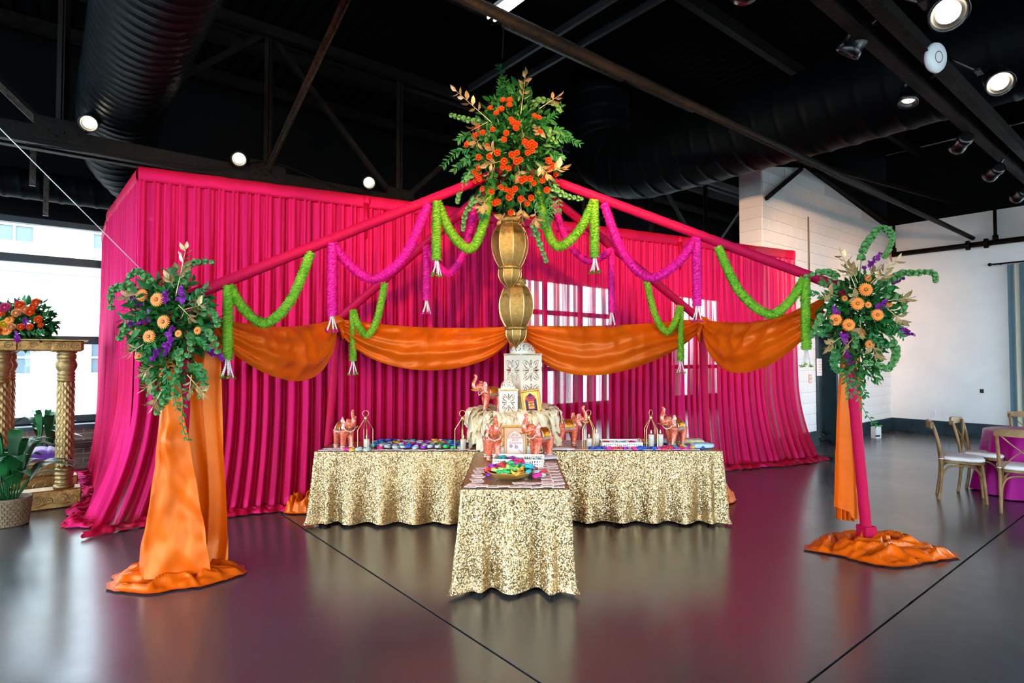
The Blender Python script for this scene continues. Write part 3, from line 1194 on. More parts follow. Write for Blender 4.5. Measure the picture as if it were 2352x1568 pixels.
def garland(pts, tail_end_z, colour, label, r, seed):
    mat = 'petal_' + colour
    r *= 1.18
    P = catmull(pts, 14)
    root = thing('flower_garland', label, 'garland', P[-1], group='petal garlands on the canopy poles')
    for nm, path in (('looped_strand', P), ('hanging_strand', [P[-1] + Vector((0, -.01, 0)), Vector((P[-1].x, P[-1].y - .01, lerp(P[-1].z, tail_end_z, .5))), Vector((P[-1].x, P[-1].y - .01, tail_end_z))])):
        m = MB()
        L = sum((b - a).length for a, b in zip(path[:-1], path[1:]))
        m.tube(path, r * 0.80, 10)
        petals_along(m, path, r, int(L * 1500), seed)
        m.build(nm, mat, root, world=True)
    m = MB()
    m.tube([P[0] + Vector((0, 0, -.01)), P[0] + Vector((0, 0, .05))], 0.006, 6)
    m.build('hanging_tie', 'tassel_white', root, world=True)
    m = MB()
    m.tube([P[-1] + Vector((0, 0, -.01)), P[-1] + Vector((0, 0, .05))], 0.006, 6)
    m.build('hanging_tie', 'tassel_white', root, world=True)
    e = Vector((P[-1].x, P[-1].y - .01, tail_end_z))
    rr = random.Random(seed)
    hl = 0.135
    for k in range(5):
        an = k * 2 * math.pi / 5 + .3
        t_ = e + Vector((0.045 * math.cos(an), 0.045 * math.sin(an), -hl + rr.uniform(-.012, .012)))
        m = MB()
        m.tube([e + Vector((.012 * math.cos(an), .012 * math.sin(an), 0)), e.lerp(t_, .5) + Vector((.004, 0, 0)), t_], 0.0042, 5)
        for j in range(9):
            p = e.lerp(t_, (j + .5) / 9)
            m.sphere(p, 0.0065, 6, 4)
        st = m.build('tassel_string', 'tassel_white', root, world=True, smooth=True)
        m = MB()
        for j in range(16):
            a2 = j * 2.4
            d = Vector((math.cos(a2), math.sin(a2), rr.uniform(-.8, .6))).normalized() * 0.026
            s_ = Vector((-d.y, d.x, 0)).normalized() * 0.009
            m.add([t_, t_ + d * .6 + s_, t_ + d, t_ + d * .6 - s_], [(0, 1, 2, 3)])
        bl = m.build('tassel_blossom', mat, root, world=True)
    return root


def on(a, b, px):
    """point on the pole a-b seen at that column, just under the pole"""
    k = (px - 1176) / FPX
    lo, hi = 0.0, 1.0
    fa = a.x - k * a.y
    fb = b.x - k * b.y
    f = fa / (fa - fb)
    return a.lerp(b, f)


def loop(pole, px0, px1, low_px, low_py, tail_py, colour, label, r, seed, drop=-0.05):
    a = on(pole[0], pole[1], px0) + Vector((0, -.02, drop))
    b = on(pole[0], pole[1], px1) + Vector((0, -.02, drop))
    dm = lerp(a.y, b.y, (low_px - px0) / (px1 - px0)) - .03
    c = at(low_px, low_py, dm)
    p1 = a.lerp(c, .5)
    p1.z = lerp(a.z, c.z, .66)
    p1.x = lerp(a.x, c.x, .42)
    p2 = c.lerp(b, .5)
    p2.z = lerp(b.z, c.z, .66)
    p2.x = lerp(b.x, c.x, .42)
    te = at(px1, tail_py, b.y).z
    return garland([a, p1, c, p2, b], te, colour, label, r, seed)


PFL, PFR, PBL, PBR = (FL_T, APEX), (FR_T, APEX), (BL_T, APEX), (BR_T, APEX)
loop(PFL, 714, 527, 612, 742, 825, 'green', 'lime green petal garland nearest the left flower post', 0.036, 1)
loop(PFL, 982, 764, 865, 640, 725, 'pink', 'magenta petal garland on the left front pole, behind rear pole end', 0.038, 2)
loop(PFL, 1132, 1003, 1080, 572, 598, 'green', 'lime green petal garland touching the upper gold lantern on its left', 0.040, 3)
loop(PBL, 1092, 980, 1035, 625, 690, 'pink', 'magenta petal garland on the left rear pole near the flower ball', 0.034, 4)
loop(PBL, 884, 812, 845, 768, 828, 'green', 'small lime green garland low on the left rear pole', 0.034, 5)
loop(PFR, 1232, 1366, 1282, 566, 592, 'green', 'lime green petal garland touching the upper gold lantern on its right', 0.040, 6)
loop(PFR, 1389, 1600, 1492, 638, 702, 'pink', 'magenta petal garland on the right front pole', 0.038, 7)
loop(PFR, 1650, 1848, 1765, 722, 803, 'green', 'lime green petal garland nearest the right flower post', 0.037, 8)
loop(PBR, 1272, 1404, 1345, 598, 718, 'pink', 'dim magenta petal garland on the right rear pole behind the green one', 0.032, 9)
loop(PBR, 1484, 1562, 1530, 762, 828, 'green', 'small lime green garland low on the right rear pole', 0.034, 10)
# ================================================================== OVERHEAD STEEL, DUCTS, LAMPS
def bar_between(m, a, b, w, h):
    a, b = Vector(a), Vector(b)
    d = b - a
    L = d.length
    x = d.normalized()
    up = Vector((0, 0, 1)) if abs(x.z) < .95 else Vector((0, 1, 0))
    y = up.cross(x).normalized()
    z = x.cross(y)
    rot = Matrix((x, y, z)).transposed()
    m.box((a + b) / 2, (L, w, h), rot=rot)


def truss(label, t, zb, zt, s_nodes, s0, s1, depth=0.16):
    root = thing('roof_truss', label, 'truss', R(s0, t, 0))
    for nm, z, hh in (('bottom_chord', zb, depth), ('top_chord', zt, 0.16)):
        q = MB()
        for dt in (-0.06, 0.06):
            bar_between(q, R(s0, t + dt, z), R(s1, t + dt, z), 0.016, hh)
            bar_between(q, R(s0, t + dt * 1.6, z - hh / 2), R(s1, t + dt * 1.6, z - hh / 2), 0.09, 0.014)
        q.build(nm, 'steel_black', root, world=True)
    for i, s in enumerate(s_nodes):
        q = MB()
        bar_between(q, R(s, t, zb), R(s, t, zt), 0.05, 0.06)
        bar_between(q, R(s + .04, t - .03, zb), R(s + .04, t - .03, zt), 0.012, 0.07)
        q.build('web_post', 'steel_black', root, world=True)
        q = MB()
        q.box(R(s, t - 0.075, zb + 0.08), (0.42, 0.014, 0.24), ROOM)
        gp = q.build('gusset_plate', 'steel_black', root, world=True)
        for k in range(6):
            q = MB()
            q.sphere(R(s - .15 + .06 * k, t - 0.085, zb + 0.02 + .05 * (k % 2)), 0.014, 8, 5)
            q.build('rivet', 'steel_black', gp, world=True)
        if i + 1 < len(s_nodes) and s_nodes[i + 1] - s < 4:
            q = MB()
            s2 = s_nodes[i + 1]
            if i % 2:
                bar_between(q, R(s, t, zb), R(s2, t, zt), 0.06, 0.07)
            else:
                bar_between(q, R(s, t, zt), R(s2, t, zb), 0.06, 0.07)
            q.build('web_diagonal', 'steel_black', root, world=True)
    return root


T_A, ZA = 7.5, 3.86
nodesA = [-5.4, -3.6, -1.8, 0.1, 2.13, 3.96, 5.9, 7.8, 9.8, 11.8, 13.8, 15.8, 17.8]
truss('black riveted roof truss above the left end of the backdrop', T_A, ZA, 5.72, nodesA, S0 + .2, S1 - .2, 0.2)
T_B, ZB = 1.5, 4.05
nodesB = [-5.2, -3.2, -1.2, 0.8, 2.8, 10.0, 12.2, 14.4]
truss('black roof truss at upper right carrying spotlights', T_B, ZB, 5.8, nodesB, S0 + .2, SR - .1, 0.22)
# sway braces from the left truss
q = MB()
bar_between(q, R(2.13, T_A - .05, ZA + .1), R(2.13, 4.6, 5.1), 0.02, 0.07)
bar_between(q, R(2.13, T_A - .05, ZA + .1), R(2.10, 4.6, 5.1), 0.07, 0.02)
tag(q.build('sway_brace', 'steel_worn'), 'worn grey steel brace rising from the left roof truss', 'brace')
q = MB()
bar_between(q, R(-.05, T_A - .05, ZA + .1), R(-.6, T_A - .05, 4.5), 0.02, 0.06)
tag(q.build('sway_brace', 'steel_worn'), 'short worn brace at the far left above the truss chord', 'brace')
# hangers under the left chord
for s, t in ((-0.13, 9.0), (0.0, 10.0)):
    q = MB()
    rbox(q, s - .03, s + .03, t - .02, t + .02, 3.55 if t > 9.5 else 3.7, 4.1 if t > 9.5 else 4.3)
    tag(q.build('duct_hanger', 'steel_worn'), 'grey strap hanger ' + ('just above the left window' if t > 9.5 else 'below the left truss chord'), 'hanger')


def duct(path, r, name, label, rib=0.13, ribh=0.011, mat='duct', flangeless=False):
    P = [Vector(p) for p in path]
    # resample evenly
    L = [0.0]
    for a, b in zip(P[:-1], P[1:]):
        L.append(L[-1] + (b - a).length)
    n = int(L[-1] / 0.022)
    pts = []
    i = 0
    for k in range(n + 1):
        x = L[-1] * k / n
        while i < len(L) - 2 and L[i + 1] < x:
            i += 1
        f = (x - L[i]) / max(1e-6, L[i + 1] - L[i])
        pts.append(P[i].lerp(P[i + 1], f))
    m = MB()
    nn = 36
    vs, fs = [], []
    up = Vector((0, 0, 1))
    for k, p in enumerate(pts):
        d = (pts[min(k + 1, n)] - pts[max(k - 1, 0)]).normalized()
        a = d.cross(up)
        if a.length < .1:
            a = d.cross(Vector((0, 1, 0)))
        a.normalize()
        b = a.cross(d)
        x = L[-1] * k / n
        for q_ in range(nn):
            an = 2 * math.pi * q_ / nn
            fr = ((x / rib + q_ / nn) % 1.0)
            rr = r + (ribh if fr < 0.17 else 0.0)
            vs.append(p + (a * math.cos(an) + b * math.sin(an)) * rr)
    for k in range(n):
        for q_ in range(nn):
            fs.append((k * nn + q_, k * nn + (q_ + 1) % nn, (k + 1) * nn + (q_ + 1) % nn, (k + 1) * nn + q_))
    m.add(vs, fs)
    o = m.build(name, mat, smooth=True)
    tag(o, label, 'duct')
    return o


duct(catmull([R(.64, -3, 4.55), R(.64, 2, 4.53), R(.64, 6, 4.47), R(.64, 7.9, 4.38), R(.78, 8.8, 4.16), R(1.4, 9.4, 3.9), R(2.6, 9.6, 3.8), R(4.5, 9.6, 3.8)], 10), 0.40,
     'spiral_duct', 'large black spiral duct overhead at upper left')
duct([R(S0 + .3, 10.25, 4.0), R(1.6, 10.25, 4.0)], 0.20, 'spiral_duct', 'thinner black duct running just above the left window', 0.2)
duct(catmull([R(7.5, -6, 4.80), R(7.5, 0, 4.76), R(7.5, 5.0, 4.72), R(7.5, 6.2, 4.82), R(7.5, 6.75, 5.2), R(7.5, 6.85, 5.7), R(7.5, 6.85, 6.26)], 10), 0.52,
     'spiral_duct', 'large black elbowed duct hanging at right behind the flower ball', 0.3)


def pipe(pts, r, label, name='steel_pipe', mat='steel_black', cat='pipe'):
    m = MB()
    m.tube(pts, r, 10)
    return tag(m.build(name, mat, smooth=True), label, cat)


pipe([R(1.35, 3.28, Z_CEIL), R(1.35, 3.28, 4.13), R(SR - .06, 3.28, 4.13)], 0.045, 'long black sprinkler pipe crossing overhead to the right wall')
wp = thing('wall_pipe', 'black pipe running along the right wall below the ceiling', 'pipe', R(SR - .12, 3, 4.0))
m = MB()
m.tube([R(SR - .12, 4.78, 3.98), R(SR - .12, -6, 3.98)], 0.055, 10)
m.build('pipe_run', 'steel_black', wp, smooth=True, world=True)
for t in (4.7, 2.9, -1.0):
    m = MB()
    m.tube([R(SR - .12, t, 3.98), R(SR - .12, t, 4.66)], 0.03, 8)
    m.tube([R(SR - .12, t, 4.02), R(SR - .12, t, 4.12)], 0.05, 8)
    m.build('riser', 'steel_black', wp, smooth=True, world=True)
for t in (3.35, 3.05):
    m = MB()
    m.tube([R(SR - .12, t - .03, 3.98), R(SR - .12, t + .03, 3.98)], 0.10, 12)
    m.build('flange', 'steel_black', wp, world=True)
# steel along the top of the block partition, and knee brace
q = MB()
bar_between(q, R(9.0, TD - .12, 5.05), R(SR, 3.6, 4.95), 0.05, 0.07)
tag(q.build('steel_beam', 'steel_black'), 'thin black beam above the white block partition', 'beam')
q = MB()
bar_between(q, R(9.3, TD - .1, 4.28), R(10.6, TD - .1, 5.05), 0.05, 0.06)
tag(q.build('knee_brace', 'steel_black'), 'slanted black brace crossing the corner of the block wall', 'brace')
m = MB()
m.tube([R(11.0, TD - .03, 2.3), R(11.0, TD - .03, 4.25)], 0.012, 6)
m.build('conduit_pipe', 'grey_brown')
tag(bpy.data.objects['conduit_pipe'], 'thin vertical conduit on the white block wall', 'conduit')
q = MB()
bar_between(q, R(11.2, TD - .06, 5.16), R(14.9, TD - .06, 4.72), 0.09, 0.10)
tag(q.build('roof_edge_beam', 'steel_black'), 'black roof-edge beam sloping along the top of the block wall', 'beam')

# rails and fluorescent fittings high up
for k, s in enumerate((5.0, 5.42)):
    q = MB()
    bar_between(q, R(s, -2, 5.75), R(s, 7.2, 5.75), 0.05, 0.09)
    tag(q.build('ceiling_rail', pbr('dark_blue_steel', '#0a1118', .6) if k == 0 else bpy.data.materials['dark_blue_steel']),
        'dark steel ceiling rail ' + ('nearer the tube lights' if k == 0 else 'further right of the tube lights'), 'rail')
tl0 = at(1128, 44, 6.55)
for k in range(2):
    b0 = tl0 + Vector((U2[0], U2[1], 0)) * (-1.0 * k * 1.45)
    root = thing('tube_light', 'twin fluorescent tube light near the top edge, ' + ('the nearer to the flowers' if k == 0 else 'partly cut by the frame'), 'light', b0)
    e0 = b0 + Vector((U2[0], U2[1], 0)) * -1.2
    q = MB()
    bar_between(q, b0 + Vector((0, 0, .05)), e0 + Vector((0, 0, .05)), 0.16, 0.05)
    q.build('housing', 'white_plastic', root, world=True)
    for dd in (-.045, .045):
        q = MB()
        off = Vector((W2[0], W2[1], 0)) * dd
        q.tube([b0 + off, e0 + off], 0.016, 8)
        q.build('tube', 'tube_glow', root, world=True)
    for e in (b0, e0):
        q = MB()
        q.tube([e + Vector((0, 0, .07)), e + Vector((0, 0, Z_CEIL - e.z))], 0.004, 5)
        q.build('suspension_wire', 'steel_worn', root, world=True)
q = MB()
c0 = at(1155, 58, 6.9)
bar_between(q, c0, c0 + Vector((W2[0], W2[1], 0)) * 2.2, 0.04, 0.05)
tag(q.build('strut_channel', 'steel_worn'), 'short slotted steel strut beside the tube lights', 'strut')
pipe([at(1157, 60, 6.9), at(1154, 135, 6.9)], 0.008, 'thin rod hanging under the slotted strut', 'hanging_rod', 'steel_black', 'rod')


def aim_rot(d):
    d = Vector(d).normalized()
    return d.to_track_quat('Z', 'Y').to_matrix()


def spotlamp(pos, aim, label, r=0.085, L=0.24, lit=True, power=0.0, mount=None, cone=60, group='track spotlights'):
    pos, aim = Vector(pos), Vector(aim).normalized()
    root = thing('spotlight', label, 'spotlight', pos, group=group)
    rot = aim_rot(aim)
    m = MB()
    m.lathe([(r * .55, -L), (r * .9, -L), (r * .95, -L * .8), (r * .9, -L * .75), (r * .9, -L * .3), (r, -L * .25), (r * 1.04, 0), (r * .93, 0), (r * .84, -0.02), (r * .62, -0.037)], 24, pos, capt=False, rot=rot)
    m.build('housing', 'lamp_body', root, smooth=True, world=True)
    m = MB()
    m.lathe([(0.001, -.030), (r * .4, -.031), (r * .62, -.036)], 24, pos, capb=False, capt=False, rot=rot)
    m.build('lens', 'lamp_glow' if lit else 'grey_brown', root, smooth=True, world=True)
    if mount is not None:
        mp = Vector(mount)
        m = MB()
        c = pos - aim * L * .5
        m.tube([mp, c.lerp(mp, .35)], 0.012, 8)
        m.box(c.lerp(mp, .32), (r * 1.2, r * .5, .02), ROOM)
        m.build('yoke', 'lamp_body', root, world=True)
    if power > 0:
        ld = bpy.data.lights.new('spot_beam', 'SPOT')
        ld.energy = power
        ld.color = (1.0, 0.50, 0.20)
        ld.spot_size = math.radians(cone)
        ld.spot_blend = 0.8
        ld.shadow_soft_size = r * .8
        lo = bpy.data.objects.new('spot_beam', ld)
        C.objects.link(lo)
        lo.parent = root
        lo.matrix_parent_inverse = root.matrix_basis.inverted()
        lo.location = pos + aim * 0.02
        lo.rotation_euler = (-aim).to_track_quat('Z', 'Y').to_euler()
    return root


def truss_pt(px, py, t):
    a = (px - 1176) / FPX
    k = t / (a * U2[0] + U2[1])
    return at(px, py, k)


tocam = lambda p, dz=-.2, dx=0: (Vector((dx, 0, EYE + dz)) - p)
for i, (px, py, lb) in enumerate(((203, 284, 'lit spotlight on the truss beside the left spiral duct'), (549, 366, 'lit spotlight on the truss above the left half of backdrop'),
                                  (848, 420, 'lit spotlight on the truss just above the backdrop left of the flower ball'))):
    p = truss_pt(px, py, T_A - .28)
    spotlamp(p, tocam(p, -1.2, -1.0 + .8 * i), lb, 0.085, 0.2, True, 0, mount=p + Vector((U2[0] * .25, U2[1] * .25, -.02)), cone=80)
aim_door = Vector((W2[0] * .78 + U2[0] * .64, W2[1] * .78 + U2[1] * .64, -.22))
for (px, py, t, aim, lit, r, pw, lb) in (
        (1945, 125, 1.75, (U2[0] * .75 - .05, U2[1] * .75, -1.0), True, 0.085, 0, 'unlit-looking glossy black spotlight can pointing down left of the beam'),
        (2085, 238, 1.75, (-.25, -.15, -1.0), True, 0.075, 0, 'small lit spotlight under the right beam pointing down'),
        (2180, 32, 1.05, (-.42, -.75, -.75), True, 0.105, 0, 'large lit spotlight nearest the top right corner'),
        (2298, 193, 1.05, (-.45, -.8, -.75), True, 0.09, 0, 'lit spotlight at the right edge beside the beam'),
        (2197, 340, 1.75, aim_door, True, 0.075, 330, 'spotlight seen edge-on, first of three in a row at right'),
        (2272, 405, 1.75, aim_door, True, 0.075, 0, 'spotlight seen edge-on, second of three in a row at right'),
        (2333, 455, 1.75, aim_door, True, 0.075, 150, 'spotlight seen edge-on, third of three nearest the right edge')):
    p = truss_pt(px, py, t)
    spotlamp(p, aim, lb, r, 0.2, lit, pw, mount=Vector((p.x, p.y, ZB)) + Vector((U2[0], U2[1], 0)) * (T_B - t) * .8, cone=52)
# added unseen lamps over the camera, lighting the backdrop top, flower ball and tables
ORD = ['first', 'second', 'third', 'fourth', 'fifth', 'sixth', 'seventh', 'eighth', 'ninth', 'tenth']
for i_, (s, tgt, pw) in enumerate(((0.6, (-2.4, 6.3, 3.25), 300), (1.5, (-0.4, 7.2, 3.25), 310), (2.4, (1.6, 8.1, 3.25), 370), (3.2, (3.5, 8.9, 3.15), 420), (2.8, (0.0, 5.6, 3.4), 90), (1.05, (-.6, 5.7, .7), 90), (1.95, (0.25, 4.9, .8), 90))):
    p = R(s, T_B + .25, ZB - .25)
    k_ = 'backdrop' if tgt[2] > 2 else 'tables'
    spotlamp(p, Vector(tgt) - p, 'added overhead spotlight aimed at the %s, %s of the row above the camera' % (k_, ORD[i_]), 0.085, 0.2, True, pw, mount=R(s, T_B + .1, ZB), cone=50)
# white disc antenna on the beam
dc = truss_pt(2152, 132, T_B - .14)
root = thing('access_point', 'round white disc fixed to the right roof beam', 'access point', dc)
m = MB()
nr_ = aim_rot((.35, -.9, -.12))
m.lathe([(.03, -.03), (.10, -.03), (.112, -.012), (.105, .006), (.06, .014), (.001, .016)], 28, dc, rot=nr_)
m.build('disc', 'white_plastic', root, smooth=True, world=True)
m = MB()
m.lathe([(.036, .0155), (.04, .018), (.044, .0155)], 24, dc, capb=False, capt=False, rot=nr_)
m.build('ring_mark', 'grey_brown', root, smooth=True, world=True)
# stay wire from the upper left down to the left flower post
pipe([at(-70, 225, 3.9), at(345, 640, 4.5)], 0.0032, 'thin pale stay wire slanting down to the left flower post', 'stay_wire', 'white_plastic', 'wire')
cab = catmull([truss_pt(60, 330, 7.2), truss_pt(300, 362, 7.25), truss_pt(500, 385, 7.3), truss_pt(620, 372, 7.35), truss_pt(780, 432, 7.35), truss_pt(850, 440, 7.3)], 8)
pipe(cab, 0.006, 'loose black cable strung along the left truss chord', 'power_cable', 'steel_black', 'cable')
# ================================================================== TABLE DISPLAY
def lerp3(a, b, t):
    return (lerp(a[0], b[0], t), lerp(a[1], b[1], t), lerp(a[2], b[2], t))


# ---- hanging gold lanterns
M['hole_shade'] = pbr('lantern_hole_shade', '#2a1d0c', 0.9)  # dark colour of small beads that imitate the shade inside holes
LY = 5.56
PXM = LY / FPX


def hang_lantern(label, px, prof_px, facets, name='hanging_lantern', rotz=0.2):
    z0 = at(px, prof_px[0][1], LY).z
    c = at(px, prof_px[0][1], LY)
    root = thing(name, label, 'lantern', (c.x, c.y, at(px, prof_px[-1][1], LY).z), group='gold hanging lanterns')
    prof = [(max(.001, r * PXM), at(px, y, LY).z) for r, y in prof_px]
    names = [('cap', 0, 3), ('body', 3, 10), ('band', 10, 12), ('cup', 12, len(prof))]
    rot = Matrix.Rotation(rotz, 3, 'Z')
    for nm, a, b in names:
        pr = prof[max(0, a - 1):b]
        m = MB()
        sub = catmull([(r, 0, z) for r, z in pr], 3) if nm in ('body', 'cup') else [Vector((r, 0, z)) for r, z in pr]
        m.lathe([(max(.001, p.x), p.z) for p in sub], facets if nm in ('body', 'cup') else 24, (c.x, c.y, 0), rot=rot)
        part = m.build(nm, 'gold_lantern', root, smooth=(nm not in ('body', 'cup')), world=True)
        if nm in ('body', 'cup'):
            for q_ in range(facets):
                an = 2 * math.pi * q_ / facets + rotz
                m = MB()
                m.tube([(c.x + p.x * math.cos(an), c.y + p.x * math.sin(an), p.z) for p in sub], 0.0035, 5)
                m.build('seam_rib', 'gold_wire', part, world=True)
            if nm == 'body':
                for q_ in range(facets):
                    an = 2 * math.pi * (q_ + .5) / facets + rotz
                    out = Vector((math.cos(an), math.sin(an), 0))
                    if out.y > .3:
                        continue
                    side = Vector((-out.y, out.x, 0))
                    zc = prof[5][1]
                    rr_ = prof[5][0] * math.cos(math.pi / facets)
                    m = MB()
                    for k in range(14):
                        for ring, sz in ((.030, .0032), (.021, .0026)):
                            a2 = 2 * math.pi * k / 14
                            dz = ring * math.sin(a2)
                            p = Vector((c.x, c.y, zc + dz)) + out * (rr_ + .0005 - 1.2 * dz * dz) + side * ring * math.cos(a2)
                            m.sphere(p, sz, 6, 4)
                    tag(m.build('hole_shade_dots', 'hole_shade', part, world=True), kind='stuff')
    return root


hang_lantern('upper gold hanging lantern right under the flower ball', 1171,
             [(20, 498), (27, 503), (29, 512), (24, 516), (33, 524), (41, 542), (43, 562), (40, 582), (33, 600), (26, 612), (28, 614), (28, 619), (26, 621), (27, 632), (22, 645), (12, 656), (4, 663), (1, 668)], 8)
LY = 5.66
hang_lantern('lower gold hanging lantern with tip above the white lantern', 1185,
             [(14, 634), (23, 642), (25, 652), (24, 657), (32, 664), (40, 684), (42, 705), (39, 724), (32, 740), (25, 750), (27, 752), (27, 757), (25, 759), (25, 770), (19, 782), (9, 790), (3, 797), (1, 800)], 8, rotz=0.45)
LY = 5.56
ch = thing('lantern_chain', 'thin gold chain tying the hanging lanterns to the canopy peak', 'chain', at(1180, 600, LY + .02))
for k in range(10):
    p = at(1176 + k * .6, 470 + k * 3.2, LY)
    m = MB()
    rr_ = Matrix.Rotation(math.pi / 2 * (k % 2), 3, 'Z')
    m.tube([p + rr_ @ Vector((.009 * math.cos(i * math.pi / 5), 0, .017 * math.sin(i * math.pi / 5))) for i in range(10)], .0025, 5, closed=True)
    m.build('link', 'gold_wire', ch, world=True)

# ---- ruffled riser
RC = Vector((0.02, 6.04, TZ))
RR, RZT = 0.37, 1.075
rs = thing('ruffled_riser', 'round display riser wrapped in ivory chiffon ruffles', 'riser', RC)
m = MB()
m.lathe([(RR - .03, TZ + .002), (RR - .02, RZT - .03), (RR - .05, RZT - .012), (0.001, RZT - .010)], 40, (RC.x, RC.y, 0), capt=False)
m.build('drum', 'ivory_silk', rs, smooth=True, world=True)
m = MB()
r5 = random.Random(5)
for k in range(360):
    an = r5.uniform(0, 2 * math.pi)
    top = r5.random() < .48
    zs = r5.uniform(RZT - .05, RZT + .03) if top else r5.uniform(TZ + .12, RZT - .02)
    rad = RR + r5.uniform(-.16, .02) if top else RR - .02
    Lp = r5.uniform(.10, .17)
    wd_ = r5.uniform(.035, .065)
    base = Vector((RC.x + rad * math.cos(an), RC.y + rad * math.sin(an), zs))
    out = Vector((math.cos(an + r5.uniform(-.5, .5)), math.sin(an + r5.uniform(-.5, .5)), 0))
    sd = Vector((-out.y, out.x, 0))
    lift = r5.uniform(.02, .07) if top else r5.uniform(.0, .03)
    cu = r5.uniform(-1, 1)
    vs = []
    for i in range(6):
        f = i / 5
        w_ = wd_ * math.sin(math.pi * (0.12 + .83 * f)) ** .7
        p = base + out * (0.125 * math.sin(f * 1.7)) + Vector((0, 0, lift * math.sin(f * math.pi) - Lp * f * f))
        if p.z < TZ + .006:
            p.z = TZ + .006
        tw = sd * math.cos(cu * f) + Vector((0, 0, math.sin(cu * f)))
        if p.z < TZ + .05:
            tw.z = 0
        vs += [p - tw * w_, p + out * .018 * (1 if i % 2 else -.3), p + tw * w_]
    fs = []
    for i in range(5):
        for j in range(2):
            fs.append((i * 3 + j, i * 3 + j + 1, i * 3 + j + 4, i * 3 + j + 3))
    m.add(vs, fs)
tag(m.build('chiffon_ruffles', 'ivory_silk', rs, smooth=False, world=True), kind='stuff')


# ---- cut-metal white lanterns
def cut_panel(w, h, res, mask):
    """flat panel in xz, holes where mask(u,v) is true; u,v in -1..1"""
    nx, nz = res, max(4, int(res * h / w))
    vs = [(-w / 2 + w * i / nx, 0, h * j / nz) for j in range(nz + 1) for i in range(nx + 1)]
    fs = []
    for j in range(nz):
        for i in range(nx):
            u = (i + .5) / nx * 2 - 1
            v = (j + .5) / nz * 2 - 1
            if not mask(u, v):
                b = j * (nx + 1) + i
                fs.append((b, b + 1, b + nx + 2, b + nx + 1))
    q = MB()
    q.add(vs, fs)
    return q


def floral(u, v, n=4, inner=.16, outer=.95):
    r = math.hypot(u, v)
    if r < .06:
        return True
    th = math.atan2(v, u)
    hole = False
    for k in range(2 * n):
        ax = k * math.pi / n + math.pi / (2 * n) * 0
        a = r * math.cos(th - ax)
        d = abs(r * math.sin(th - ax))
        if a <= 0:
            continue
        if k % 2:      # diagonal petals: outlined
            f = (a - inner) / (1.18 - inner)
            if 0 < f < 1:
                w_ = .27 * math.sin(math.pi * f) ** .8
                if .62 * w_ < d < w_ or (d < .05 and .45 < f < .75):
                    hole = True
        else:
            f = (a - inner) / (outer - inner)
            if 0 < f < 1:
                w_ = .20 * math.sin(math.pi * f)
                if d < .38 * w_ or .75 * w_ < d < w_ * 1.0:
                    hole = True
    if abs(u) > .9 or abs(v) > .9:
        hole = False
    return hole


